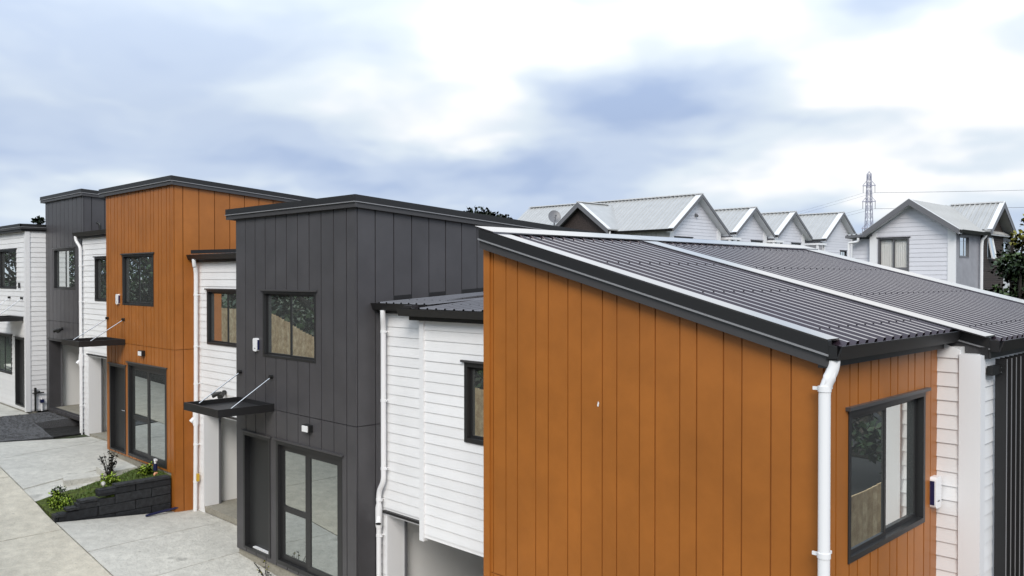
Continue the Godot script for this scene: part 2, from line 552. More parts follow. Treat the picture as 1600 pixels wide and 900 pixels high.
func siren(h: Node, f: Dictionary, u: float, v: float, hh := 0.25, w := 0.13, label := "") -> void:
	var st := mb()
	var pr := PackedVector2Array()
	for c in [[w / 2 - 0.035, hh / 2 - 0.035, 0.0], [-w / 2 + 0.035, hh / 2 - 0.035, 90.0], [-w / 2 + 0.035, -hh / 2 + 0.035, 180.0], [w / 2 - 0.035, -hh / 2 + 0.035, 270.0]]:
		for k in 5:
			var a := deg_to_rad(c[2] + k * 22.5)
			pr.append(Vector2(u + c[0] + 0.035 * cos(a), v + c[1] + 0.035 * sin(a)))
	slab(st, f, pr, 0.012, 0.070)
	var s := part(h, "alarm_siren", st, M.pvc, label)
	st = mb()
	slab(st, f, rect(u - w / 2 - 0.004, u - w / 2 + 0.02, v - hh * 0.38, v + hh * 0.38), 0.02, 0.058)
	slab(st, f, rect(u + w / 2 - 0.02, u + w / 2 + 0.004, v - hh * 0.38, v + hh * 0.38), 0.02, 0.058)
	part(s, "lens_strip", st, M.navy)
	st = mb()
	slab(st, f, rect(u - 0.025, u + 0.025, v - hh * 0.3, v - hh * 0.3 + 0.012), 0.068, 0.0715)
	part(s, "maker_mark", st, M.fascia_low)

func bulkhead(h: Node, f: Dictionary, u: float, v: float) -> void:
	var st := mb()
	slab(st, f, rect(u - 0.1, u + 0.1, v - 0.06, v + 0.06), 0.012, 0.10)
	var b := part(h, "wall_light", st, M.black)
	st = mb()
	slab(st, f, rect(u - 0.085, u + 0.075, v - 0.05, v + 0.045), 0.10, 0.115)
	part(b, "diffuser", st, M.diffuser)

func twin_spot(h: Node, f: Dictionary, u: float, v: float) -> void:
	var st := mb()
	var c := at(f, u, v, 0.0)
	tube(st, [c + f.n * 0.012, c + f.n * 0.06], [0.05], 12)
	var b := part(h, "spot_light", st, M.black)
	for s in [-1.0, 1.0]:
		st = mb()
		var a: Vector3 = c + f.n * 0.07 + f.u * s * 0.05
		tube(st, [a, a + f.u * s * 0.07 + f.n * 0.07 + Vector3(0, -0.03, 0), a + f.u * s * 0.12 + f.n * 0.14 + Vector3(0, -0.06, 0)], [0.028, 0.045, 0.06], 12)
		part(b, "lamp_head", st, M.black)

func gutter(h: Node, f: Dictionary, u0: float, u1: float, v: float, n: float, called := "gutter") -> MeshInstance3D:
	# v is the height of the lip, n the distance of the back of the gutter from the wall
	var st := mb()
	var p := PackedVector2Array([Vector2(0, 0.0), Vector2(0, -0.105), Vector2(0.085, -0.105), Vector2(0.125, 0.0), Vector2(0.112, 0.0), Vector2(0.077, -0.095), Vector2(0.01, -0.095), Vector2(0.01, 0.0)])
	extrude(st, p, at(f, u0, v, n), f.n, Vector3.UP, f.u * (u1 - u0))
	slab(st, f, rect(u0, u0 + 0.006, v - 0.1, v - 0.001), n + 0.01, n + 0.08)
	slab(st, f, rect(u1 - 0.006, u1, v - 0.1, v - 0.001), n + 0.01, n + 0.08)
	return part(h, called, st, M.fascia)

func downpipe(h: Node, pts: Array, r: float, clip_ys: Array, wall_dir: Vector3, side: Vector3) -> MeshInstance3D:
	var st := mb()
	tube(st, bent(pts, r * 2.2), [r], 18)
	var d := part(h, "downpipe", st, M.pvc)
	for y in clip_ys:
		for i in pts.size() - 1:
			var a: Vector3 = pts[i]
			var b: Vector3 = pts[i + 1]
			if y <= maxf(a.y, b.y) and y > minf(a.y, b.y):
				var c := a.lerp(b, (y - a.y) / (b.y - a.y))
				st = mb()
				tube(st, [c + Vector3(0, 0.02, 0), c + Vector3(0, -0.02, 0)], [r * 1.12], 18)
				bar(st, c, c + wall_dir * (r + 0.07), 0.02, 0.02)
				bar(st, c, c + side * (r + 0.045), 0.014, 0.025)
				part(d, "pipe_clip", st, M.pvc)
	return d

func overflow_head(d: Node, c: Vector3, out: Vector3, r: float) -> void:
	var st := mb()
	tube(st, [c + Vector3(0, 0.2, 0), c + Vector3(0, 0.15, 0), c + Vector3(0, -0.12, 0), c + Vector3(0, -0.16, 0)], [r * 1.06, r * 1.3, r * 1.3, r * 1.06], 16)
	tube(st, [c + Vector3(0, 0.02, 0), c + out * r * 2.1 + Vector3(0, -0.07, 0)], [r * 1.1], 16, false)
	var o := part(d, "overflow_branch", st, M.pvc)
	st = mb()
	tube(st, [c + out * r * 1.9 + Vector3(0, -0.064, 0), c + out * r * 2.02 + Vector3(0, -0.068, 0)], [r * 0.95], 16)
	part(o, "dark_opening", st, M.black)

# ribbed steel sheets: corner, direction along the eave, direction up the slope
func ribbed(h: Node, origin: Vector3, along: Vector3, up: Vector3, pitch: float, rib_h: float, top: float, foot: float, m: Material, per_sheet := 4, screws := true, trim_up := 0.0) -> void:
	var n := up.cross(along).normalized()
	if n.y < 0.0:
		n = -n
	var length := along.length()
	var a := along.normalized()
	var count := int(length / pitch)
	var i := 0
	var screw_st := mb()
	while i < count:
		var last: int = mini(count, i + per_sheet)
		var pr := PackedVector2Array()
		for k in range(i, last):
			var x := k * pitch
			pr.append_array([Vector2(x, 0), Vector2(x + pitch * 0.5 - foot / 2, 0), Vector2(x + pitch * 0.5 - top / 2, rib_h), Vector2(x + pitch * 0.5 + top / 2, rib_h), Vector2(x + pitch * 0.5 + foot / 2, 0)])
		pr.append(Vector2(last * pitch - 0.0005, 0))
		var low := PackedVector2Array()
		for p in pr:
			low.append(p - Vector2(0, 0.004))
		low.reverse()
		pr.append_array(low)
		var st := mb()
		extrude(st, pr, origin + n * 0.0005 * (i % 3), a, n, up)
		part(h, "roof_sheet", st, m)
		if screws:
			for k in range(i, last):
				for t in [0.08, 0.36, 0.64, 0.91]:
					var c: Vector3 = origin + a * (k * pitch + pitch * 0.5) + up * t + n * (rib_h + 0.001)
					box(screw_st, c - Vector3(0.006, 0.0, 0.006), c + Vector3(0.006, 0.007, 0.006))
		i = last
	if screws:
		var s := part(h, "roof_screws", screw_st, M.black)
		s.set_meta("kind", "stuff")

# dark fascia with a drip lip coloured pale for its sky highlight, on a sloping or level top line (u0,v0)-(u1,v1)
func fascia(h: Node, f: Dictionary, u0: float, v0: float, u1: float, v1: float, n: float, top := 0.1, low := 0.075) -> void:
	var st := mb()
	slab(st, f, PackedVector2Array([Vector2(u0, v0 - top), Vector2(u1, v1 - top), Vector2(u1, v1), Vector2(u0, v0)]), n - 0.05, n)
	var c := part(h, "roof_capping", st, M.fascia)
	st = mb()
	slab(st, f, PackedVector2Array([Vector2(u0, v0 - top - 0.014), Vector2(u1, v1 - top - 0.014), Vector2(u1, v1 - top - 0.001), Vector2(u0, v0 - top - 0.001)]), n - 0.05, n + 0.014)
	part(c, "lit_edge", st, M.lit_edge)
	st = mb()
	slab(st, f, PackedVector2Array([Vector2(u0, v0 - top - low - 0.014), Vector2(u1, v1 - top - low - 0.014), Vector2(u1, v1 - top - 0.015), Vector2(u0, v0 - top - 0.015)]), n - 0.05, n - 0.012)
	part(c, "fascia_board", st, M.fascia_low)

# ------------------------------------------------------------------ house bodies
func plain_wall(h: Node, f: Dictionary, poly: PackedVector2Array, m: Material) -> void:
	var st := mb()
	slab(st, f, poly, -0.12, 0.0)
	part(h, "wall", st, m)

# coloured two-storey block with a shallow roof falling to the back
func block(h: Node, kind: String, x0: float, x1: float, z: float, zb: float, y0: float, ytop: float, fall: float, holes: Array, seams: Array, side_seams: Array, joint: float, side_y0: float) -> void:
	var core_m: Material = M[kind + "_core"]
	var wt := ytop - 0.05
	var drop := fall * (z - zb)
	core(h, fz(z), rect(x0 + 0.002, x1 - 0.002, y0, wt), holes, core_m)
	panels(h, fz(z), rect(x0, x1 + 0.021, y0, wt), holes, seams, [joint], paint(kind), 0.028 if kind == "orange" else 0.021, 0.022)
	var side := PackedVector2Array([Vector2(zb, side_y0), Vector2(z - 0.001, side_y0), Vector2(z - 0.001, wt), Vector2(zb, wt - drop)])
	var sc := PackedVector2Array([Vector2(zb, side_y0), Vector2(z - 0.142, side_y0), Vector2(z - 0.142, wt), Vector2(zb, wt - drop)])
	core(h, fx(x1 - 0.003), sc, [], core_m)
	panels(h, fx(x1 - 0.001), side, [], side_seams, [joint], paint(kind), 0.017, 0.022)
	plain_wall(h, fx(x0 + 0.003, -1.0), sc, core_m)
	plain_wall(h, fz(zb, -1.0), rect(x0 + 0.13, x1 - 0.15, side_y0, wt - drop - 0.01), core_m)
	var st := mb()
	var tl := 0.06
	slab(st, fx(x1 + 0.045), PackedVector2Array([Vector2(zb - 0.1, ytop - 0.02 - tl - drop), Vector2(z + 0.05, ytop - 0.02 - tl), Vector2(z + 0.05, ytop - 0.02), Vector2(zb - 0.1, ytop - 0.02 - drop)]), -(x1 - x0) - 0.2, 0.0)
	part(h, "roof", st, M.roof_steel)
	fascia(h, fz(z), x0 - 0.24, ytop, x1 + 0.099, ytop, 0.10)
	fascia(h, fx(x1), zb - 0.1, ytop - drop, z + 0.085, ytop, 0.10)
	fascia(h, fx(x0, -1.0), zb - 0.1, ytop - drop, z + 0.049, ytop, 0.24)

func white_section(h: Node, x0: float, x1: float, z: float, zb: float, y0: float, ytop: float, holes: Array, start: float, gut0: float, gut1: float, pitch := 0.15, roof_x1 := 1e9) -> void:
	core(h, fz(z), rect(x0, x1, y0, ytop + 0.05), holes, M.white_core)
	boards(h, fz(z), rect(x0 + 0.005, x1 - 0.005, y0, ytop), holes, pitch, start, paint("white"))
	plain_wall(h, fz(zb, -1.0), rect(x0, x1, y0, ytop + 0.3), M.white_core)
	var st := mb()
	slab(st, fz(z), rect(gut0, gut1, ytop - 0.01, ytop + 0.12), 0.03, 0.09)
	part(h, "fascia_board", st, M.fascia)
	gutter(h, fz(z), gut0 - 0.03, gut1, ytop + 0.155, 0.091)
	var rx: float = minf(x1, roof_x1)
	ribbed(h, Vector3(gut0 + 0.02, ytop + 0.145, z + 0.14), Vector3(rx - gut0 - 0.02, 0, 0), Vector3(0, 0.05 * (z - zb), zb - z), 0.18, 0.018, 0.030, 0.045, M.glare_steel)

func lane_y(x: float) -> float:
	var p := [[-600.0, 2.0], [-80.0, 1.9], [-40.0, 1.15], [-29.0, 0.82], [-25.0, 0.78], [-22.1, 0.68], [-19.0, 0.28], [-18.4, 0.17], [-15.0, -0.2], [-10.8, -0.62], [-6.0, -1.05], [0.0, -1.4], [60.0, -2.2], [600.0, -2.2]]
	for i in p.size() - 1:
		if x <= p[i + 1][0]:
			return lerpf(p[i][1], p[i + 1][1], clampf((x - p[i][0]) / (p[i + 1][0] - p[i][0]), 0, 1))
	return -2.2

func apron_y(x: float, z: float) -> float:
	var p := [[-40.0, 0.8], [-29.0, 0.72], [-25.5, 0.46], [-21.6, 0.56], [-18.4, 0.56], [-18.2, -0.14], [-14.5, -0.14], [-10.8, -0.35], [-6.0, -0.98], [0.0, -1.2]]
	var yb := -1.2
	for i in p.size() - 1:
		if x <= p[i + 1][0]:
			yb = lerpf(p[i][1], p[i + 1][1], clampf((x - p[i][0]) / (p[i + 1][0] - p[i][0]), 0, 1))
			break
	return lerpf(lane_y(x), yb, clampf((-5.47 - z) / 2.6, 0, 1))

# a cast slab over the quadrilateral a-b-c-d (given in x, z), its top following height(x, z)
func cast(st: SurfaceTool, a: Vector2, b: Vector2, c: Vector2, d: Vector2, height: Callable, thick := 0.12, div := 5) -> void:
	var g := []
	for i in div + 1:
		var row := []
		for j in div + 1:
			var s := float(i) / div
			var t := float(j) / div
			var p := a.lerp(b, s).lerp(d.lerp(c, s), t)
			row.append(Vector3(p.x, height.call(p.x, p.y), p.y))
		g.append(row)
	for i in div:
		for j in div:
			quad_auto(st, g[i][j], g[i + 1][j], g[i + 1][j + 1], g[i][j + 1], Vector3.UP)
	var mid := (a + b + c + d) * 0.25
	var dn := Vector3(0, -thick, 0)
	for e in div:
		for pr in [[g[e][0], g[e + 1][0]], [g[e][div], g[e + 1][div]], [g[0][e], g[0][e + 1]], [g[div][e], g[div][e + 1]]]:
			var m3: Vector3 = (pr[0] + pr[1]) * 0.5
			quad_auto(st, pr[0], pr[1], pr[1] + dn, pr[0] + dn, Vector3(m3.x - mid.x, 0, m3.z - mid.y))

# ------------------------------------------------------------------ plants
func leaf(st: SurfaceTool, p: Vector3, s: float, long := 1.6, updir := Vector3.ZERO) -> void:
	var d := Vector3(rng.randfn(), rng.randfn() * 0.7, rng.randfn()).normalized()
	if updir != Vector3.ZERO:
		d = (d + updir).normalized()
	var x := d.cross(Vector3(rng.randfn(), rng.randfn(), rng.randfn())).normalized()
	var n := d.cross(x).normalized()
	var a := p
	var b := p + d * s * long * 0.5 + x * s * 0.5
	var c := p + d * s * long
	var e := p + d * s * long * 0.5 - x * s * 0.5
	var up := n if n.y > 0.0 else -n
	for t in [[a, b, c], [a, c, e]]:
		st.set_normal(up)
		st.add_vertex(t[0]); st.add_vertex(t[1]); st.add_vertex(t[2])

func leaf_ball(st: SurfaceTool, c: Vector3, r: Vector3, count: int, s: float, long := 1.6) -> void:
	for i in count:
		var d := Vector3(rng.randfn(), rng.randfn(), rng.randfn()).normalized()
		var k := pow(rng.randf(), 0.45)
		leaf(st, c + d * r * k, s * rng.randf_range(0.7, 1.25), long, d * 0.6)

func tree(called: String, label: String, foot: Vector3, hgt: float, spread: float, leaves: Array, clumps: int, per: int, s: float, seed_: int, group := "", crown_from := 0.35, flat := 1.0) -> Node3D:
	rng.seed = seed_
	var t := thing(called, label, "tree", foot, group)
	var st := mb()
	var top := foot + Vector3(rng.randf_range(-0.3, 0.3), hgt * 0.92, rng.randf_range(-0.3, 0.3))
	tube(st, [foot, foot.lerp(top, 0.3) + Vector3(0.08, 0, 0.05), foot.lerp(top, 0.65), top], [hgt * 0.035, hgt * 0.027, hgt * 0.016, hgt * 0.004], 9)
	var cl := []
	for i in clumps:
		var a := rng.randf() * TAU
		var v := rng.randf_range(crown_from, 1.0)
		var w := spread * (1.0 - pow(absf(v - (crown_from + 0.25)) / 0.85, 2.0)) * rng.randf_range(0.35, 1.0)
		var c := foot + Vector3(cos(a) * w, hgt * v, sin(a) * w)
		cl.append(c)
		var root := foot.lerp(top, clampf(v - 0.18, 0.15, 0.9))
		tube(st, [root, root.lerp(c, 0.55) + Vector3(0, -0.05 * hgt * 0.3, 0), c], [hgt * 0.011, hgt * 0.007, hgt * 0.003], 6, false)
	part(t, "trunk", st, M.bark)
	for k in leaves.size():
		st = mb()
		for i in cl.size():
			if i % leaves.size() == k:
				var r := spread * rng.randf_range(0.22, 0.42)
				leaf_ball(st, cl[i], Vector3(r, r * 0.62 * flat, r), per, s)
		part(t, "crown", st, M[leaves[k]])
	return t

# ------------------------------------------------------------------ sky
func make_sky() -> Sky:
	var w := 2048
	var h := 1024
	var im := Image.create(w, h, false, Image.FORMAT_RGBF)
	var n1 := FastNoiseLite.new()
	n1.seed = 41; n1.frequency = 1.0; n1.fractal_octaves = 5; n1.fractal_gain = 0.52
	n1.noise_type = FastNoiseLite.TYPE_SIMPLEX_SMOOTH
	var n2 := FastNoiseLite.new()
	n2.seed = 77; n2.frequency = 1.0; n2.fractal_octaves = 4
	n2.noise_type = FastNoiseLite.TYPE_SIMPLEX_SMOOTH
	# cloud masses as azimuth and elevation in degrees from the direction the camera faces, spread in degrees, brightness
	var masses := [[-6.4, 16.5, 7.0, 3.2, 0.55], [0.0, 13.8, 5.0, 2.8, 0.5], [10.6, 16.0, 8.0, 3.0, 0.55], [26.0, 10.2, 9.0, 2.8, 0.42], [-2.0, 9.6, 6.2, 1.3, 0.5], [-13.5, 11.8, 2.4, 0.8, 0.25], [20.5, 12.2, 5.0, 1.8, 0.35], [-30.0, 4.8, 4.0, 1.2, 0.3], [12.6, 6.9, 8.0, 1.1, 0.3], [22.0, 5.4, 10.0, 1.2, 0.35], [29.0, 15.5, 4.0, 2.0, 0.25],
		[-22.5, 14.6, 9.0, 2.0, -0.28], [-19.0, 9.6, 8.5, 1.8, -0.32], [-28.0, 11.4, 6.0, 3.0, -0.22], [11.8, 12.0, 6.2, 1.8, -0.80], [8.5, 10.5, 5.0, 1.4, -0.5], [4.3, 7.6, 8.5, 1.2, -0.45], [0.0, 6.1, 6.0, 0.9, -0.35], [-20.0, 7.1, 11.0, 1.0, -0.3], [23.0, 16.1, 3.6, 1.2, -0.65], [27.6, 7.0, 3.6, 0.6, -0.3], [-10.2, 15.3, 2.4, 0.8, -0.3], [19.4, 10.0, 4.8, 0.6, -0.3]]
	var yaw0 := 44.83
	for j in h:
		var el := 90.0 - (j + 0.5) / h * 180.0
		for i in w:
			if el < -1.0:
				im.set_pixel(i, j, Color(0.45, 0.45, 0.44))
				continue
			var az := wrapf((i + 0.5) / w * 360.0, -180.0, 180.0)      # 0 = -z, positive towards +x
			var ce := cos(deg_to_rad(el))
			var d := Vector3(sin(deg_to_rad(az)) * ce, sin(deg_to_rad(el)), -cos(deg_to_rad(az)) * ce)
			# clouds lie in a layer: the pattern is squeezed towards the horizon
			var s := 1.0 / (d.y + 0.16)
			var p := Vector3(d.x * s, d.z * s, 0.0)
			var rel0 := wrapf(az + yaw0, -180.0, 180.0)
			var wob := n2.get_noise_3dv(p * 0.9 + Vector3(5, 2, 0))
			var c := 0.53 + 0.42 * n1.get_noise_3dv(p * 0.55 + Vector3(wob, wob * 0.7, 0.0) * 0.35) + 0.22 * n1.get_noise_3dv(p * 1.5 + Vector3(9 + wob * 0.6, 9, 0)) + 0.16 * n1.get_noise_3d(rel0 * 0.045, el * 0.21 + wob * 0.5, 3.0)
			var rel := wrapf(az + yaw0, -180.0, 180.0)
			if absf(rel) < 50.0 and el < 30.0:
				var near := 0.0
				var jx := rel + wob * 4.5
				var jy := el + n1.get_noise_3dv(p * 1.3) * 2.6
				for m in masses:
					var q: float = pow((jx - m[0]) / m[2], 2.0) + pow((jy - m[1]) / m[3], 2.0)
					if q < 9.0:
						near += 0.66 * m[4] * exp(-q * 0.6)
				c += near
			c = clampf(c, 0.0, 1.0)
			var dark := Color(0.295, 0.375, 0.535)
			var mid := Color(0.405, 0.478, 0.600)
			var pale := Color(0.53, 0.592, 0.655)
			var white := Color(0.735, 0.74, 0.75)
			var k: Color
			if c < 0.4:
				k = dark.lerp(mid, smoothstep(0.0, 0.4, c))
			elif c < 0.66:
				k = mid.lerp(pale, (c - 0.4) / 0.26)
			else:
				k = pale.lerp(white, smoothstep(0.66, 1.0, c))
			var lift := maxf(1.0, (1.0 + 2.0 * d.y) / 1.36)   # an overcast sky is brighter overhead (CIE overcast law)
			im.set_pixel(i, j, Color(k.r * lift, k.g * lift, k.b * lift))
	var pm := PanoramaSkyMaterial.new()
	pm.panorama = ImageTexture.create_from_image(im)
	var sky := Sky.new()
	sky.sky_material = pm
	return sky

# ------------------------------------------------------------------ the row of townhouses
const ROW := "townhouses of the terrace along the lane"

func end_townhouse() -> void:
	rng.seed = 101
	var h := thing("townhouse", "nearest townhouse, blank burnt orange wall under a steep dark ribbed roof", "townhouse", Vector3(-6.0, -0.9, -10.0), ROW)
	var x0 := -6.42
	var x1 := -2.82
	var z := -6.09
	var slope := -0.259
	var roof := func(x: float) -> float: return 4.40 + slope * (x + 2.72)
	# street wall under the falling roof
	var wall := PackedVector2Array([Vector2(x0, -1.2), Vector2(x1, -1.2), Vector2(x1, roof.call(x1) - 0.09), Vector2(x0, roof.call(x0) - 0.09)])
	var wc := PackedVector2Array([Vector2(x0 + 0.002, -1.2), Vector2(x1 - 0.142, -1.2), Vector2(x1 - 0.142, roof.call(x1) - 0.09), Vector2(x0 + 0.002, roof.call(x0) - 0.09)])
	core(h, fz(z), wc, [], M.orange_core)
	var seams := seam_list(x0, x1 + 0.012, [0.183, 0.163, 0.25, 0.165, 0.25, 0.165, 0.25, 0.165, 0.25, 0.165, 0.25, 0.165, 0.25, 0.165, 0.25, 0.165, 0.25], -6.312)
	panels(h, fz(z), PackedVector2Array([wall[0], wall[1] + Vector2(0.012, 0), wall[2] + Vector2(0.012, 0), wall[3]]), [], seams, [1.82], paint("orange"), 0.012, 0.011)
	var st := mb()
	box(st, Vector3(x0 - 0.02, -1.2, z - 0.08), Vector3(x0 + 0.07, roof.call(x0) - 0.12, z + 0.03))
	part(h, "corner_trim", st, M.orange_paint0)
	plain_wall(h, fx(x0, -1.0), rect(-13.0, z - 0.1, -1.2, roof.call(x0) - 0.1), M.orange_core)
	# window wall
	var win := [-8.13, -6.50, 2.64, 3.83]
	var top := 4.27
	core(h, fx(x1 - 0.002), rect(-8.60, z - 0.002, -1.2, top), [win], M.orange_core)
	panels(h, fx(x1), rect(-8.46, z, -1.2, top), [win], [-8.46, -8.286, -8.124, -7.886, -7.728, -7.493, -7.336, -7.085, -6.93, -6.684, -6.53, -6.289, -6.09], [1.82], paint("orange"), 0.019, 0.017)
	window(h, fx(x1), win[0], win[1], win[2], win[3], [-7.30], {"w": 0.045, "lining": M.plaster})
	siren(h, fx(x1), -8.345, 2.88, 0.29, 0.15)
	# paint nick on the big wall
	st = mb()
	slab(st, fz(z), PackedVector2Array([Vector2(-4.945, 3.685), Vector2(-4.930, 3.68), Vector2(-4.922, 3.715), Vector2(-4.934, 3.73)]), 0.012, 0.0135)
	part(h, "paint_nick", st, M.white_trim)
	# protruding white part behind the orange window
	var zw := -8.46
	var xw := -2.46
	core(h, fz(zw), rect(x1 + 0.0, xw - 0.142, -1.2, 4.22), [], M.white_core)
	boards(h, fz(zw), PackedVector2Array([Vector2(x1 + 0.016, -1.2), Vector2(xw - 0.145, -1.2), Vector2(xw - 0.145, 4.19), Vector2(x1 + 0.016, 4.27)]), [], 0.132, 3.985, paint("white"))
	core(h, fx(xw - 0.002), rect(-13.0, zw - 0.002, -1.2, 4.16), [], M.white_core)
	boards(h, fx(xw), rect(-9.6, zw - 0.10, -1.2, 4.12), [], 0.132, 3.985, paint("white"))
	st = mb()
	slab(st, fz(zw), rect(xw - 0.148, xw + 0.034, -1.2, 4.16), 0.0, 0.034)
	slab(st, fx(xw), rect(zw - 0.10, zw - 0.0005, -1.2, 4.15), 0.0, 0.034)
	part(h, "corner_board", st, M.white_trim)
	plain_wall(h, fz(-13.0, -1.0), rect(x0, xw - 0.2, -1.2, 4.1), M.white_core)
	# roof over the orange part: deck, sheets, flashings
	var rise := Vector3(-3.72, -3.72 * slope, 0)
	var deck := func(xa: float, xb: float, lift: float, za: float, zb: float, called: String, m: Material, t: float) -> void:
		var s2 := mb()
		slab(s2, fz(za), PackedVector2Array([Vector2(xa, roof.call(xa) + lift - t), Vector2(xb, roof.call(xb) + lift - t), Vector2(xb, roof.call(xb) + lift), Vector2(xa, roof.call(xa) + lift)]), zb - za, 0.0)
		part(h, called, s2, m)
	deck.call(-6.40, -2.72, -0.045, -6.02, -8.52, "roof_deck", M.fascia, 0.05)
	ribbed(h, Vector3(-2.675, roof.call(-2.675) - 0.036, -6.10), Vector3(0, 0, -2.46), rise, 0.17, 0.034, 0.040, 0.062, M.roof_steel, 4)
	deck.call(-6.40, -2.73, 0.008, -5.97, -6.17, "barge_flashing", M.glare_steel, 0.012)
	deck.call(-6.47, -6.20, 0.020, -5.965, -8.62, "ridge_flashing", M.glare_steel, 0.012)
	fascia(h, fz(z), -6.42, roof.call(-6.42), -2.72, roof.call(-2.72), 0.12, 0.098, 0.085)
	st = mb()
	slab(st, fx(x1), rect(-8.46, -5.985, 4.20, 4.305), 0.014, 0.075)
	part(h, "fascia_board", st, M.fascia)
	gutter(h, fx(x1), -8.52, -5.972, 4.365, 0.082)
	# roof over the white part
	deck.call(-6.40, -2.42, -0.045, -8.56, -13.15, "roof_deck", M.fascia, 0.05)
	ribbed(h, Vector3(-2.36, roof.call(-2.36) - 0.036, -8.70), Vector3(0, 0, -4.10), Vector3(-4.04, -4.04 * slope, 0), 0.17, 0.034, 0.040, 0.062, M.roof_steel, 4)
	deck.call(-6.40, -2.40, 0.012, -8.45, -8.75, "barge_flashing", M.glare_steel, 0.012)
	deck.call(-6.47, -6.20, 0.020, -8.63, -13.22, "ridge_flashing", M.glare_steel, 0.012)
	deck.call(-6.40, -2.30, 0.012, -12.72, -13.25, "barge_flashing", M.glare_steel, 0.012)
	fascia(h, fz(-8.62), -2.80, roof.call(-2.80), -2.39, roof.call(-2.39), 0.07, 0.098, 0.085)
	st = mb()
	slab(st, fx(xw), rect(-13.2, -8.53, 4.12, 4.225), 0.0, 0.065)
	part(h, "fascia_board", st, M.fascia)
	gutter(h, fx(xw), -13.2, -8.56, 4.29, 0.068)
	# fins of a dark privacy screen on the white wall
	for k in 14:
		st = mb()
		box(st, Vector3(xw + 0.034, 1.2, -8.87 - 0.15 * k), Vector3(-2.33, 4.10, -8.85 - 0.15 * k))
		var fin := part(h, "screen_fin", st, M.fascia)
		st = mb()
		box(st, Vector3(-2.3295, 1.2, -8.868 - 0.15 * k), Vector3(-2.326, 4.10, -8.852 - 0.15 * k))
		part(fin, "edge_glint", st, M.lit_edge)  # paler strip painting the light caught along the fin edge
	st = mb()
	box(st, Vector3(xw + 0.03, 3.96, -8.845), Vector3(xw + 0.08, 4.045, -8.62))
	box(st, Vector3(xw + 0.035, 3.965, -8.847), Vector3(xw + 0.11, 4.04, -8.835))
	var br := part(h, "screen_bracket", st, M.black)
	st = mb()
	for a in [[0.055, 3.98], [0.092, 3.98], [0.055, 4.02], [0.092, 4.02]]:
		box(st, Vector3(xw + a[0] - 0.005, a[1] - 0.005, -8.836), Vector3(xw + a[0] + 0.005, a[1] + 0.005, -8.832))
	part(br, "bracket_screw", st, M.steel)
	# big downpipe at the orange corner
	var r := 0.043
	downpipe(h, [Vector3(-2.70, 4.28, -6.02), Vector3(-2.70, 4.17, -6.02), Vector3(-2.755, 4.09, -5.985), Vector3(-2.755, -1.2, -5.985)], r, [4.05, 2.84, 1.2], Vector3(0, 0, -1), Vector3(-1, 0, 0))
	# white street part: set-back stretch beside the dark block and a stretch standing 13 cm proud
	var za := -7.95
	var zn := -7.82
	core(h, fz(za), rect(-10.76, -9.50, -1.0, 4.40), [[-10.60, -9.40, -1.5, 1.25]], M.white_core)
	boards(h, fz(za), rect(-10.75, -9.60, -1.0, 4.33), [[-10.60, -9.40, -1.5, 1.25]], 0.147, 4.115, paint("white"))
	var wn := [-8.67, -7.30, 2.62, 3.71]
	core(h, fz(zn), rect(-9.56, x0 - 0.01, 1.12, 4.33), [wn], M.white_core, 0.13)
	boards(h, fz(zn), rect(-9.53, x0 - 0.01, 1.12, 4.27), [wn], 0.147, 4.115, paint("white"))
	window(h, fz(zn), wn[0], wn[1], wn[2], wn[3], [-7.98], {"w": 0.06})
	st = mb()
	box(st, Vector3(-9.625, 1.07, za + 0.002), Vector3(-9.53, 4.28, zn + 0.036))
	part(h, "corner_board", st, M.white_trim)
	st = mb()
	box(st, Vector3(-9.66, 2.86, za + 0.012), Vector3(-9.644, 3.80, za + 0.045))
	box(st, Vector3(-9.70, 3.80, za + 0.012), Vector3(-9.64, 3.84, za + 0.06))
	part(h, "cable_duct", st, M.black)
	garage(h, fz(za), -10.60, -6.95, -0.95, 1.25, M.white_trim)
	var s3 := mb()
	slab(s3, fz(za), rect(-10.74, -9.66, 4.32, 4.44), 0.03, 0.085)
	slab(s3, fz(zn), rect(-9.74, x0 - 0.02, 4.25, 4.345), 0.03, 0.13)
	part(h, "fascia_board", s3, M.fascia)
	gutter(h, fz(za), -10.75, -9.45, 4.475, 0.086)
	gutter(h, fz(zn), -9.88, x0 - 0.02, 4.415, 0.131)
	ribbed(h, Vector3(-10.72, 4.475, za + 0.13), Vector3(1.28, 0, 0), Vector3(0, 0.34, -5.6), 0.18, 0.018, 0.030, 0.045, M.glare_steel)
	ribbed(h, Vector3(-9.72, 4.42, zn + 0.19), Vector3(3.26, 0, 0), Vector3(0, 0.49, -5.8), 0.188, 0.018, 0.030, 0.045, M.glare_steel)
	st = mb()
	slab(st, fx(-9.60), PackedVector2Array([Vector2(-13.0, 4.865), Vector2(zn + 0.19, 4.425), Vector2(zn + 0.19, 4.46), Vector2(-13.0, 4.90)]), -0.2, 0.0)
	part(h, "barge_flashing", st, M.glare_steel)
	st = mb()   # apron flashing turned up against the dark block
	slab(st, fx(-10.752), PackedVector2Array([Vector2(-13.4, 4.80), Vector2(-7.86, 4.48), Vector2(-7.86, 4.56), Vector2(-13.4, 4.88)]), 0.0, 0.008)
	part(h, "apron_flashing", st, M.fascia)
	var d := downpipe(h, [Vector3(-10.50, 4.37, -7.79), Vector3(-10.50, 4.27, -7.79), Vector3(-10.57, 4.10, -7.85), Vector3(-10.57, 1.75, -7.85), Vector3(-10.69, 1.58, -7.85), Vector3(-10.69, -0.9, -7.85)], 0.04, [4.04, 2.99, 1.95, 1.45, 0.9], Vector3(0, 0, -1), Vector3(1, 0, 0))
	overflow_head(d, Vector3(-10.69, 1.18, -7.85), Vector3(0.75, -0.1, 0.66).normalized(), 0.042)

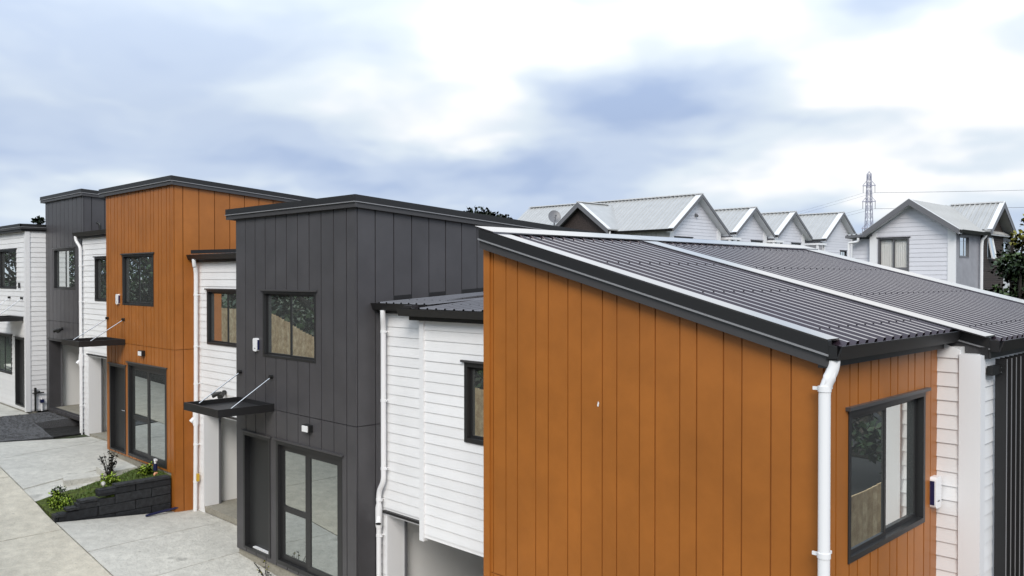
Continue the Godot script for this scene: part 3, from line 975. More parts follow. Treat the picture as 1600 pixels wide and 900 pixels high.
func dark_townhouse() -> void:
	rng.seed = 202
	var h := thing("townhouse", "charcoal townhouse with timber fence mirrored in its upper window, second nearest of the row", "townhouse", Vector3(-14.3, -0.1, -10.5), ROW)
	var x0 := -14.51
	var x1 := -10.765
	var z := -7.5
	var win := [-13.54, -11.86, 3.49, 4.63]
	var door := [-14.24, -13.30, 0.02, 2.10]
	var slide := [-13.11, -11.13, 0.0, 2.10]
	block(h, "dark", x0, x1, z, -14.4, -0.05, 6.11, 0.064, [win, door, slide], seam_list(x0, x1 + 0.021, [0.35], -14.15), seam_list(-14.4, z, [0.355], -14.22), 2.605, -0.9)
	window(h, fz(z), win[0], win[1], win[2], win[3], [-12.68], {})
	window(h, fz(z), slide[0], slide[1], slide[2], slide[3], [-12.17], {"called": "sliding_door", "glass": M.door_glass, "w": 0.065, "sash": 0.10, "transom": [0.95, -1.0], "below": 0.0, "deep": 3.0, "lining": M.plaster})
	entry_door(h, fz(z), door[0], door[1], door[2], door[3], false)
	var st := mb()
	box(st, Vector3(-13.98, 0.056, z - 0.07), Vector3(-13.40, 0.075, z - 0.01))
	part(h, "door_sill_strip", st, M.white_trim)
	st = mb()
	box(st, Vector3(x0 + 0.02, -0.9, z - 0.3), Vector3(x1 - 0.01, -0.052, z - 0.015))
	part(h, "foundation", st, M.concrete_foot)
	canopy(h, z, -14.42, -13.16, 2.58, 1.04, 3.17)
	siren(h, fz(z), -13.74, 3.69, 0.23, 0.14)
	bulkhead(h, fz(z), -12.05, 2.43)
	# white garage part on the left
	var zm := -8.27
	var wx0 := -17.85
	var wm := [-17.28, -15.55, 3.47, 4.61]
	white_section(h, wx0, x0 - 0.002, zm, -14.2, -0.15, 5.20, [wm, [-17.45, -14.62, -0.6, 2.02]], 4.98, -17.93, x0, 0.148)
	window(h, fz(zm), wm[0], wm[1], wm[2], wm[3], [-16.42], {})
	garage(h, fz(zm), -17.45, -14.62, 0.0, 2.02, M.white_trim)
	twin_spot(h, fz(zm + 0.02), -16.45, 2.52)
	st = mb()
	slab(st, fx(-17.846), PackedVector2Array([Vector2(-13.0, 5.62), Vector2(-8.16, 5.38), Vector2(-8.16, 5.46), Vector2(-13.0, 5.70)]), 0.0, 0.008)
	part(h, "apron_flashing", st, M.fascia)
	var d := downpipe(h, [Vector3(-17.58, 5.26, -8.11), Vector3(-17.58, 5.16, -8.11), Vector3(-17.62, 5.0, -8.17), Vector3(-17.65, 1.95, -8.17), Vector3(-17.70, -0.14, -8.17)], 0.042, [4.5, 3.4, 2.6, 1.3, 0.5], Vector3(0, 0, -1), Vector3(1, 0, 0))
	overflow_head(d, Vector3(-17.66, 1.86, -8.17), Vector3(-0.4, 0, 0.9).normalized(), 0.045)
	st = mb()
	box(st, Vector3(-17.62, 0.52, -8.21), Vector3(-17.57, 0.68, -8.16))
	part(h, "gas_tag", st, mat("yellow_tag", Color(0.6, 0.38, 0.04), 0.5))

func orange_townhouse() -> void:
	rng.seed = 303
	var h := thing("townhouse", "tall burnt orange townhouse standing behind the planted retaining wall", "townhouse", Vector3(-21.6, 0.6, -11.0), ROW)
	var x0 := -21.64
	var x1 := -17.86
	var z := -7.8
	var win := [-20.62, -18.85, 4.23, 5.40]
	var door := [-21.43, -20.45, 0.74, 2.80]
	var slide := [-20.32, -18.20, 0.74, 2.90]
	block(h, "orange", x0, x1, z, -14.6, 0.70, 7.02, 0.075, [win, door, slide], seam_list(x0, x1 + 0.021, [0.165, 0.25], -21.49), seam_list(-14.6, z, [0.355], -14.38), 3.33, -0.14)
	window(h, fz(z), win[0], win[1], win[2], win[3], [-19.72], {})
	window(h, fz(z), slide[0], slide[1], slide[2], slide[3], [-19.26], {"called": "sliding_door", "glass": M.door_glass, "w": 0.06, "sash": 0.095, "transom": [1.64, -1.0], "below": 0.0, "deep": 3.0, "lining": M.plaster})
	entry_door(h, fz(z), door[0], door[1], door[2], door[3])
	var st := mb()
	box(st, Vector3(x0 + 0.02, 0.0, z - 0.3), Vector3(x1 - 0.16, 0.698, z - 0.016))
	part(h, "foundation", st, M.concrete_foot)
	st = mb()   # cladding of the corner runs down past the retaining wall
	box(st, Vector3(x1 - 0.155, -0.14, z - 0.14), Vector3(x1 + 0.011, 0.698, z + 0.010))
	part(h, "corner_trim", st, M.orange_paint1)
	canopy(h, z, -21.62, -20.46, 3.30, 1.04, 3.89)
	siren(h, fz(z), -20.85, 4.36, 0.24, 0.14)
	bulkhead(h, fz(z), -19.42, 3.17)
	var zm := -8.52
	var ww := [-24.47, -22.8, 4.24, 5.42]
	white_section(h, -25.44, x0 - 0.002, zm, -14.4, 0.40, 5.97, [ww, [-24.98, -22.2, 0.0, 2.74]], 5.80, -25.62, x0, 0.148)
	window(h, fz(zm), ww[0], ww[1], ww[2], ww[3], [-23.6], {})
	garage(h, fz(zm), -24.98, -22.2, 0.55, 2.74, M.white_trim)
	var d := downpipe(h, [Vector3(-25.52, 6.03, -8.36), Vector3(-25.52, 5.92, -8.36), Vector3(-25.36, 5.72, -8.43), Vector3(-25.36, 0.42, -8.43)], 0.042, [5.2, 4.2, 3.2, 1.3], Vector3(0, 0, -1), Vector3(1, 0, 0))
	overflow_head(d, Vector3(-25.36, 2.55, -8.43), Vector3(-0.4, 0, 0.9).normalized(), 0.045)
	st = mb()
	tube(st, bent([Vector3(-25.2, 6.1, -8.9), Vector3(-25.2, 6.38, -8.9), Vector3(-25.29, 6.43, -8.85)], 0.05), [0.035], 10)
	part(h, "vent_pipe", st, M.black)

func far_dark_townhouse() -> void:
	rng.seed = 404
	var h := thing("townhouse", "charcoal townhouse with a dark open doorway, farther up the row beyond the orange one", "townhouse", Vector3(-28.6, 0.8, -12.0), ROW)
	var x0 := -28.72
	var x1 := -25.47
	var z := -8.56
	var win := [-27.97, -26.12, 4.52, 5.73]
	var open := [-28.45, -25.75, 0.9, 3.0]
	block(h, "dark", x0, x1, z, -15.0, 0.80, 7.36, 0.064, [win, open], seam_list(x0, x1 + 0.021, [0.35], -28.4), seam_list(-15.0, z, [0.355], -14.8), 3.57, 0.3)
	window(h, fz(z), win[0], win[1], win[2], win[3], [-27.0], {"lining": M.plaster})
	garage(h, fz(z), open[0], open[1], open[2], open[3], M.dark_paint0)
	twin_spot(h, fz(z), -27.22, 3.36)

func white_townhouse() -> void:
	rng.seed = 505
	var h := thing("townhouse", "white weatherboard townhouse at the far left end of the row", "townhouse", Vector3(-31.0, 0.8, -11.0), ROW)
	var x1 := -28.7
	var x0 := -36.0
	var z := -7.99
	var top := 6.30
	var win := [-31.42, -29.64, 4.53, 5.76]
	var low := [-32.0, -30.16, 1.82, 3.06]
	var door := [-29.77, -28.88, 0.92, 3.02]
	var holes := [win, low, door]
	core(h, fz(z), rect(x0, x1 - 0.002, 0.80, top), holes, M.white_core)
	boards(h, fz(z), rect(x0, x1 - 0.105, 0.82, top), holes, 0.15, 5.95, paint("white"))
	core(h, fx(x1 - 0.002), rect(-14.5, z - 0.142, 0.8, top), [], M.white_core)
	boards(h, fx(x1), rect(-8.565, z - 0.105, 0.82, top), [], 0.15, 5.95, paint("white"))
	var st := mb()
	slab(st, fz(z), rect(x1 - 0.10, x1 + 0.034, 0.8, top), 0.0, 0.034)
	slab(st, fx(x1), rect(z - 0.10, z - 0.001, 0.8, top), 0.0, 0.034)
	part(h, "corner_board", st, M.white_trim)
	plain_wall(h, fx(x0, -1.0), rect(-14.5, z - 0.2, 0.8, top), M.white_core)
	plain_wall(h, fz(-14.5, -1.0), rect(x0, x1 - 0.2, 0.8, top), M.white_core)
	st = mb()
	box(st, Vector3(x0, 0.3, z - 0.3), Vector3(x1 - 0.01, 0.798, z - 0.012))
	part(h, "foundation", st, M.concrete_foot)
	window(h, fz(z), win[0], win[1], win[2], win[3], [-30.53], {})
	window(h, fz(z), low[0], low[1], low[2], low[3], [-31.0], {})
	entry_door(h, fz(z), door[0], door[1], door[2], door[3], false)
	canopy(h, z, -30.4, -28.95, 3.55, 1.0, 4.25)
	st = mb()
	box(st, Vector3(x0 - 0.3, top - 0.02, -14.7), Vector3(x1 + 0.05, top + 0.09, z + 0.15))
	part(h, "roof", st, M.fascia)
	fascia(h, fz(z), x0 - 0.3, top + 0.20, x1 + 0.12, top + 0.20, 0.20, 0.09, 0.05)
	fascia(h, fx(x1), -8.52, top + 0.20, z + 0.186, top + 0.20, 0.12, 0.09, 0.05)
	st = mb()
	slab(st, fz(z), rect(-29.27, -29.22, 4.55, 4.72), 0.026, 0.07)
	part(h, "sensor", st, M.black)
	# water meter taps on the side wall
	st = mb()
	tube(st, bent([Vector3(x1 + 0.08, 0.80, -8.20), Vector3(x1 + 0.08, 1.35, -8.20), Vector3(x1 + 0.08, 1.40, -8.33)], 0.05), [0.028], 8)
	tube(st, [Vector3(x1 + 0.08, 1.36, -8.12), Vector3(x1 + 0.08, 1.36, -8.44)], [0.02], 8)
	tube(st, [Vector3(x1 + 0.08, 1.30, -8.20), Vector3(x1 + 0.08, 1.52, -8.20)], [0.035], 8)
	part(h, "water_tap", st, M.black)
	st = mb()
	tube(st, [Vector3(x1 + 0.08, 0.80, -8.38), Vector3(x1 + 0.08, 1.2, -8.38)], [0.03], 8)
	part(h, "meter_pipe", st, M.pvc)
	st = mb()
	box(st, Vector3(x1 + 0.05, 1.05, -8.43), Vector3(x1 + 0.13, 1.15, -8.33))
	part(h, "meter", st, M.navy)

# ------------------------------------------------------------------ ground, lane, garden
func make_ground() -> void:
	var st := mb()
	var xs := [-600.0, -80.0, -40.0, -29.0, -25.0, -22.1, -19.0, -18.4, -15.0, -10.8, -6.0, 0.0, 60.0, 600.0]
	for i in xs.size() - 1:
		var a := Vector3(xs[i], lane_y(xs[i]) - 0.30, 0)
		var b := Vector3(xs[i + 1], lane_y(xs[i + 1]) - 0.30, 0)
		quad_auto(st, a + Vector3(0, 0, -700), b + Vector3(0, 0, -700), b + Vector3(0, 0, 700), a + Vector3(0, 0, 700), Vector3.UP)
	structure("ground", st, M.grass_ground)
	# raised land beyond the fences
	st = mb()
	for i in range(1, xs.size() - 1):
		var a := Vector3(xs[i], lane_y(xs[i]) + 1.1, 0)
		var b := Vector3(xs[i + 1], lane_y(xs[i + 1]) + 1.1, 0)
		var lo := Vector3(0, 0, -2.02)
		var hi := Vector3(0, 0, 60)
		quad_auto(st, a + lo, b + lo, b + hi, a + hi, Vector3.UP)
	structure("raised_ground", st, M.grass_ground)
	st = mb()
	box(st, Vector3(-1.12, -2.4, -60), Vector3(40, 0.3, -2.1))
	structure("neighbour_ground", st, M.soil)
	# joint filler under the slabs
	st = mb()
	for i in range(2, 12):
		var xa: float = xs[i]
		var xb: float = minf(xs[i + 1], -4.0)
		quad_auto(st, Vector3(xa, lane_y(xa) - 0.03, -5.6), Vector3(xb, lane_y(xb) - 0.03, -5.6), Vector3(xb, lane_y(xb) - 0.03, -2.2), Vector3(xa, lane_y(xa) - 0.03, -2.2), Vector3.UP)
	structure("slab_bedding", st, M.joint_fill)
	var lane := Node3D.new()
	lane.name = "lane"
	add_child(lane)
	lane.set_meta("kind", "structure")
	var lx := -41.3
	while lx < -4.5:
		st = mb()
		cast(st, Vector2(lx + 0.011, -5.465), Vector2(lx + 3.389, -5.465), Vector2(lx + 3.389, -2.22), Vector2(lx + 0.011, -2.22), func(x, _z): return lane_y(x), 0.12, 7)
		part(lane, "concrete_slab", st, M.concrete_lane)
		lx += 3.4
	var apron := Node3D.new()
	apron.name = "driveway"
	add_child(apron)
	apron.set_meta("kind", "structure")
	var hy := func(x, z): return apron_y(x, z)
	for e in [[-17.93, -16.22, -8.45], [-16.22, -14.55, -8.45], [-14.55, -11.0, -7.52], [-11.0, -8.8, -8.1], [-8.8, -6.3, -8.1]]:
		st = mb()
		var skew := -0.35 if e[0] > -17.0 and e[0] < -15.0 else 0.0
		var skew2 := -0.35 if e[1] > -17.0 and e[1] < -15.0 else 0.0
		cast(st, Vector2(e[0] + 0.010, -5.488), Vector2(e[1] - 0.010, -5.488), Vector2(e[1] - 0.010 + skew2, e[2]), Vector2(e[0] + 0.010 + skew, e[2]), hy, 0.12, 6)
		part(apron, "concrete_slab", st, M.concrete_apron)
	# upper driveway in front of the orange house and its garage
	for q in [[Vector2(-22.2, -5.485), Vector2(-20.0, -5.485), Vector2(-20.45, -7.80), Vector2(-24.0, -8.6)], [Vector2(-24.3, -5.485), Vector2(-22.222, -5.485), Vector2(-24.022, -8.6), Vector2(-25.35, -9.3)]]:
		st = mb()
		cast(st, q[0], q[1], q[2], q[3], hy, 0.14, 6)
		part(apron, "concrete_slab", st, M.concrete_apron)
	st = mb()
	cast(st, Vector2(-20.0, -5.49), Vector2(-19.22, -5.49), Vector2(-19.28, -7.78), Vector2(-20.43, -7.78), func(x, z): return apron_y(x, z) - 0.02, 0.14, 5)
	part(apron, "concrete_slab", st, M.concrete_apron)
	st = mb()
	cast(st, Vector2(-24.02, -8.62), Vector2(-20.46, -7.82), Vector2(-21.5, -9.15), Vector2(-25.3, -9.15), hy, 0.14, 5)
	part(apron, "concrete_slab", st, M.concrete_apron)
	st = mb()
	cast(st, Vector2(-36.0, -5.49), Vector2(-28.4, -5.49), Vector2(-28.55, -8.0), Vector2(-36.0, -8.0), func(x, z): return lerpf(lane_y(x), 0.76, clampf((-5.47 - z) / 2.5, 0, 1)), 0.12, 5)
	part(apron, "concrete_slab", st, M.concrete_apron)
	st = mb()   # bedding under the aprons
	for q in [[Vector2(-18.0, -5.5), Vector2(-6.2, -5.5), Vector2(-6.2, -8.2), Vector2(-18.0, -8.5)], [Vector2(-24.4, -5.5), Vector2(-20.2, -5.5), Vector2(-20.6, -7.6), Vector2(-25.3, -9.2)]]:
		cast(st, q[0], q[1], q[2], q[3], func(x, z): return apron_y(x, z) - 0.03, 0.02, 10)
	structure("slab_bedding", st, M.joint_fill)
	# unpaved crushed rock in front of the far charcoal house
	st = mb()
	var nz := FastNoiseLite.new()
	nz.seed = 5; nz.frequency = 1.6
	var gy := func(x, z): return lerpf(0.76, apron_y(-25.0, z) + 0.01, smoothstep(-27.2, -25.0, x)) + 0.03 * nz.get_noise_2d(x, z)
	cast(st, Vector2(-28.38, -5.6), Vector2(-24.36, -5.6), Vector2(-25.2, -7.66), Vector2(-28.5, -7.66), gy, 0.4, 24)
	cast(st, Vector2(-28.5, -7.66), Vector2(-26.8, -7.70), Vector2(-26.85, -9.2), Vector2(-28.6, -9.2), gy, 0.5, 18)
	structure("gravel_bed", st, M.gravel)
	st = mb()
	var gr := RandomNumberGenerator.new()
	gr.seed = 8
	for i in 1400:
		var s := gr.randf()
		var t := gr.randf()
		var p := Vector2(-28.3, -5.7).lerp(Vector2(-24.6, -5.7), s).lerp(Vector2(-28.5, -9.0).lerp(Vector2(-25.5, -9.0), s), t)
		if p.x > -26.85 and p.y < -7.6:
			continue
		var c := Vector3(p.x, gy.call(p.x, p.y), p.y)
		var r := gr.randf_range(0.012, 0.045)
		var e := [c + Vector3(r, 0, 0), c + Vector3(0, 0, r), c - Vector3(r, 0, 0), c - Vector3(0, 0, r)]
		for k in 4:
			quad_auto(st, e[k], e[(k + 1) % 4], c + Vector3(0, r * 0.7, 0), c + Vector3(0, r * 0.7, 0) + (e[k] - c) * 0.4, (e[k] - c) + Vector3(0, r, 0))
	var g := structure("loose_rock", st, M.gravel)
	g.set_meta("kind", "stuff")
	g.set_meta("label", "grey crushed rock scattered before the far charcoal house")
	g.set_meta("category", "gravel")
	st = mb()
	cast(st, Vector2(-26.78, -7.68), Vector2(-25.25, -7.68), Vector2(-25.4, -9.2), Vector2(-26.83, -9.2), func(x, z): return 0.53 + 0.03 * nz.get_noise_2d(x * 2.0, z * 2.0), 0.2, 12)
	structure("recess_shade", st, M.soil)  # near-black sheet standing in for the shade in this recess
	# steps up to the orange house's door
	var sx := [[Vector2(-20.12, -6.30), Vector2(-19.62, -6.16), Vector2(-19.50, -6.95), Vector2(-20.12, -7.02), 0.53], [Vector2(-19.90, -6.92), Vector2(-19.16, -6.86), Vector2(-19.24, -7.56), Vector2(-19.98, -7.60), 0.67]]
	for q in sx:
		var t := thing("garden_step", ["lower concrete step slab beside the garden bed", "upper concrete step slab below the orange house's door"][0 if q[4] < 0.6 else 1], "step", Vector3(q[0].x, q[4] - 0.16, q[0].y), "step slabs beside the garden")
		st = mb()
		cast(st, q[0], q[1], q[2], q[3], func(_x, _z): return q[4], 0.2, 1)
		part(t, "step_slab", st, M.concrete_apron)

func soil_y(x: float, z: float) -> float:
	var t := clampf((-5.47 - z) / 2.2, 0, 1)
	return lerpf(0.22 + 0.10 * clampf((-18.2 - x) / 1.2, 0, 1), 0.64, t)

func make_garden() -> void:
	rng.seed = 606
	var nz := FastNoiseLite.new()
	nz.seed = 12; nz.frequency = 2.4
	var st := mb()
	cast(st, Vector2(-19.15, -5.49), Vector2(-18.02, -5.49), Vector2(-18.02, -7.80), Vector2(-19.27, -7.80), func(x, z): return soil_y(x, z) + 0.035 * nz.get_noise_2d(x, z), 0.25, 28)
	structure("garden_soil", st, M.moss)
	st = mb()
	var gr := RandomNumberGenerator.new()
	gr.seed = 3
	for i in 2600:
		var s := gr.randf()
		var t := gr.randf()
		var p := Vector2(-19.0, -5.55).lerp(Vector2(-18.2, -5.55), s).lerp(Vector2(-19.2, -7.75).lerp(Vector2(-18.2, -7.75), s), t)
		if nz.get_noise_2d(p.x * 0.6 + 4.0, p.y * 0.6) < -0.12:
			continue
		var c := Vector3(p.x, soil_y(p.x, p.y) + 0.02, p.y)
		var a := gr.randf() * TAU
		var w := Vector3(cos(a), 0, sin(a)) * 0.006
		var tip := c + Vector3(gr.randf_range(-0.03, 0.03), gr.randf_range(0.025, 0.07), gr.randf_range(-0.03, 0.03))
		st.set_normal(Vector3.UP)
		st.add_vertex(c - w); st.add_vertex(c + w); st.add_vertex(tip)
	var go := structure("grass", st, M.grass_blade)
	go.set_meta("kind", "stuff")
	go.set_meta("label", "thin young grass over the raised garden bed")
	go.set_meta("category", "grass")
	# retaining wall of dark rock-faced blocks
	var wall := thing("retaining_wall", "stepped dark block retaining wall holding up the small garden", "wall", Vector3(-18.0, -0.1, -6.6))
	var course := 0.19
	var tops := [[-7.74, -6.61, 0.60], [-6.61, -6.28, 0.52], [-6.28, -5.92, 0.40], [-5.92, -5.68, 0.29], [-5.68, -5.47, 0.20]]
	for row in 6:
		var y0 := -0.30 + row * course
		var z := -7.76 - (0.0 if row % 2 == 0 else 0.33)
		while z < -5.47:
			var a := maxf(z, -7.76)
			var b := minf(z + 0.74, -5.46)
			z += 0.74
			if b - a < 0.06:
				continue
			# the block ends where the stepped top falls below it
			var mid := (a + b) * 0.5
			var top := 0.25
			for t in tops:
				if mid >= t[0] and mid < t[1]:
					top = t[2]
			if y0 > top - 0.05:
				continue
			var y1 := minf(y0 + course - 0.008, top)
			st = mb()
			var pr := PackedVector2Array([Vector2(a + 0.006, y0), Vector2(b - 0.006, y0), Vector2(b - 0.006, y1), Vector2(a + 0.006, y1)])
			slab(st, fx(-18.10), pr, -0.02, 0.14)
			# split rock face: chamfered and uneven
			var cx := [a + 0.014, lerpf(a, b, 0.35), lerpf(a, b, 0.7), b - 0.014]
			var cy := [y0 + 0.012, y1 - 0.012]
			var pts := []
			for yy in cy:
				for xx in cx:
					pts.append(Vector3(-18.10 + 0.14 + rng.randf_range(0.003, 0.014), yy, xx))
			for k in 3:
				quad_auto(st, pts[k], pts[k + 1], pts[k + 5], pts[k + 4], Vector3.RIGHT)
			var o := [Vector3(-17.96, y0, a + 0.006), Vector3(-17.96, y0, b - 0.006), Vector3(-17.96, y1, b - 0.006), Vector3(-17.96, y1, a + 0.006)]
			quad_auto(st, o[0], o[1], pts[3], pts[0], Vector3.RIGHT)
			tri(st, pts[0], pts[1], pts[3], Vector3.RIGHT); tri(st, pts[1], pts[2], pts[3], Vector3.RIGHT)
			quad_auto(st, o[3], o[2], pts[7], pts[4], Vector3(1, 1, 0))
			tri(st, pts[4], pts[5], pts[7], Vector3(0.9, 0.43, 0)); tri(st, pts[5], pts[6], pts[7], Vector3(0.9, 0.43, 0))
			quad_auto(st, o[0], o[3], pts[4], pts[0], Vector3.RIGHT)
			quad_auto(st, o[1], o[2], pts[7], pts[3], Vector3.RIGHT)
			part(wall, "block", st, [M.block, M.block_pale, M.block][rng.randi() % 3])
	for t in tops:
		st = mb()
		box(st, Vector3(-18.14, t[2], t[0] + 0.004), Vector3(-17.93, t[2] + 0.05, t[1] - 0.004))
		part(wall, "capstone", st, M.block_pale)
	# shrubs
	var spots := [[Vector3(-18.95, 0.26, -5.85), 0.17, "lime shrub at the low corner of the garden beside the lane joint"], [Vector3(-18.45, 0.26, -5.72), 0.20, "larger lime shrub next to the lowest retaining block"], [Vector3(-18.75, 0.46, -6.75), 0.20, "lime shrub in the middle of the garden bed"], [Vector3(-18.60, 0.60, -7.50), 0.19, "lime shrub against the orange house's glass door"]]
	for s in spots:
		var t := thing("shrub", s[2], "shrub", s[0], "lime shrubs in the garden bed")
		st = mb()
		for k in 7:
			leaf_ball(st, s[0] + Vector3(rng.randf_range(-1, 1) * s[1] * 0.6, s[1] * rng.randf_range(0.35, 0.9), rng.randf_range(-1, 1) * s[1] * 0.6), Vector3.ONE * s[1] * 0.5, 70, 0.032, 1.3)
		part(t, "foliage", st, M.leaf_lime)
		st = mb()
		for k in 4:
			tube(st, [s[0] - Vector3(0, 0.05, 0), s[0] + Vector3(rng.randf_range(-1, 1) * s[1] * 0.5, s[1] * 0.6, rng.randf_range(-1, 1) * s[1] * 0.5)], [0.006, 0.004], 5)
		part(t, "stem", st, M.bark)
	var tuft := thing("shrub", "small grey green tuft at the far tip of the garden", "shrub", Vector3(-19.35, 0.32, -6.0))
	st = mb()
	leaf_ball(st, Vector3(-19.35, 0.40, -6.0), Vector3(0.14, 0.09, 0.14), 120, 0.025, 2.5)
	part(tuft, "foliage", st, M.leaf_mid)
	var pp := Vector3(-19.15, 0.50, -6.92)
	var pl := thing("potted_shrub", "upright dark leaved shrub growing by the step slabs", "shrub", pp)
	pl.name = "dark_shrub"
	st = mb()
	var lf := mb()
	for k in 16:
		var a := rng.randf() * TAU
		var tip := pp + Vector3(cos(a) * rng.randf_range(0.05, 0.24), rng.randf_range(0.3, 0.66), sin(a) * rng.randf_range(0.05, 0.24))
		var mid := pp.lerp(tip, 0.5) + Vector3(0, 0.05, 0)
		tube(st, [pp - Vector3(0, 0.06, 0), mid, tip], [0.009, 0.006, 0.003], 5)
		for j in 16:
			var q: Vector3 = mid.lerp(tip, rng.randf()) if j > 4 else pp.lerp(mid, rng.randf_range(0.4, 1.0))
			leaf(lf, q, rng.randf_range(0.022, 0.040), 1.7, Vector3(0, 0.5, 0))
	part(pl, "stem", st, M.bark)
	part(pl, "foliage", lf, M.leaf_purple)
	# odds and ends left on site
	var b := thing("spray_bottle", "white and navy spray bottle at the glass door's corner", "bottle", Vector3(-18.42, 0.71, -7.62))
	st = mb()
	tube(st, [Vector3(-18.42, 0.71, -7.62), Vector3(-18.42, 0.83, -7.62), Vector3(-18.42, 0.86, -7.62)], [0.045, 0.045, 0.02], 12)
	part(b, "bottle_body", st, M.navy)
	st = mb()
	tube(st, [Vector3(-18.42, 0.86, -7.62), Vector3(-18.42, 0.93, -7.62)], [0.022, 0.03], 10)
	box(st, Vector3(-18.46, 0.92, -7.64), Vector3(-18.36, 0.96, -7.60))
	part(b, "spray_head", st, M.pvc)
	var ledge := thing("foam_scrap", "small orange foam scrap on the capping by the orange corner", "scrap", Vector3(-17.99, 0.71, -7.45))
	st = mb()
	tube(st, [Vector3(-18.05, 0.735, -7.50), Vector3(-18.0, 0.74, -7.44), Vector3(-17.95, 0.73, -7.40)], [0.02, 0.028, 0.018], 8)
	part(ledge, "foam", st, mat("foam", Color(0.75, 0.36, 0.2), 0.8))
	var rock := thing("rock", "pale loose rock on the middle step of the block wall", "rock", Vector3(-18.05, 0.64, -6.42))
	st = mb()
	tube(st, [Vector3(-18.12, 0.66, -6.46), Vector3(-18.08, 0.685, -6.42), Vector3(-18.02, 0.66, -6.40)], [0.02, 0.05, 0.02], 7)
	part(rock, "stone", st, M.concrete_apron)
	var pole := thing("pole", "navy metal pole lying on the concrete before the orange corner", "pole", Vector3(-17.72, -0.1, -7.2))
	st = mb()
	tube(st, [Vector3(-17.68, apron_y(-17.68, -7.12) + 0.03, -7.12), Vector3(-17.90, apron_y(-17.90, -8.02) + 0.10, -8.02)], [0.024], 10)
	part(pole, "tube", st, M.navy)
	# weeds and a broken branch at the charcoal house's foot
	var w := thing("weed", "straggly weed and twigs growing at the charcoal house's foundation", "weed", Vector3(-13.0, -0.25, -7.2))
	st = mb()
	lf = mb()
	var wp := Vector3(-13.02, apron_y(-13.02, -7.25), -7.25)
	for k in 9:
		var tip := wp + Vector3(rng.randf_range(-0.22, 0.12), rng.randf_range(0.08, 0.42), rng.randf_range(-0.05, 0.2))
		tube(st, [wp, wp.lerp(tip, 0.6) + Vector3(0, 0.03, 0), tip], [0.007, 0.005, 0.003], 5)
		for j in 7:
			leaf(lf, wp.lerp(tip, rng.randf_range(0.5, 1.0)), rng.randf_range(0.012, 0.026), 2.2)
	tube(st, [wp + Vector3(0.05, 0.05, 0.0), wp + Vector3(-0.30, 0.03, 0.30)], [0.012, 0.007], 6)
	part(w, "twig", st, M.black)
	part(w, "foliage", lf, M.leaf_yellow)

# ------------------------------------------------------------------ fences beyond the frame, mirrored in the windows
func fence(label: String, a: Vector2, b: Vector2, top: Callable, hgt: float, low: Callable, seed_: int, back: Vector2) -> void:
	rng.seed = seed_
	var t := thing("paling_fence", label, "fence", Vector3(a.x, low.call(a.x), a.y), "new timber paling fences round the site")
	var d := (b - a).normalized()
	var n := int((b - a).length() / 0.157)
	var st := mb()
	box(st, Vector3(-0.075, 0, -0.009), Vector3(0.075, hgt, 0.009))
	var mesh := st.commit()
	for i in n:
		var p := a + d * (0.157 * i + 0.08)
		var y: float = top.call(p.x) - hgt
		var o := MeshInstance3D.new()
		o.mesh = mesh
		o.material_override = M["paling%d" % (rng.randi() % 3)]
		o.name = "paling"
		t.add_child(o, true)
		o.position = Vector3(p.x, y + rng.randf_range(-0.012, 0.012), p.y) - base_of[t]
		o.rotation.y = -d.angle()
	var k := 0.0
	while k < (b - a).length():
		var p := a + d * k + back * 0.07
		st = mb()
		box(st, Vector3(p.x - 0.05, low.call(p.x) - 0.4, p.y - 0.05), Vector3(p.x + 0.05, top.call(p.x) - 0.12, p.y + 0.05))
		part(t, "post", st, M.paling1)
		var p2: Vector2 = a + d * minf(k + 2.4, (b - a).length()) + back * 0.035
		var p1 := a + d * k + back * 0.035
		for hh in [0.3, hgt * 0.5, hgt - 0.3]:
			st = mb()
			bar(st, Vector3(p1.x, top.call(p1.x) - hgt + hh, p1.y), Vector3(p2.x, top.call(p2.x) - hgt + hh, p2.y), 0.045, 0.07)
			part(t, "rail", st, M.paling1)
		k += 2.4

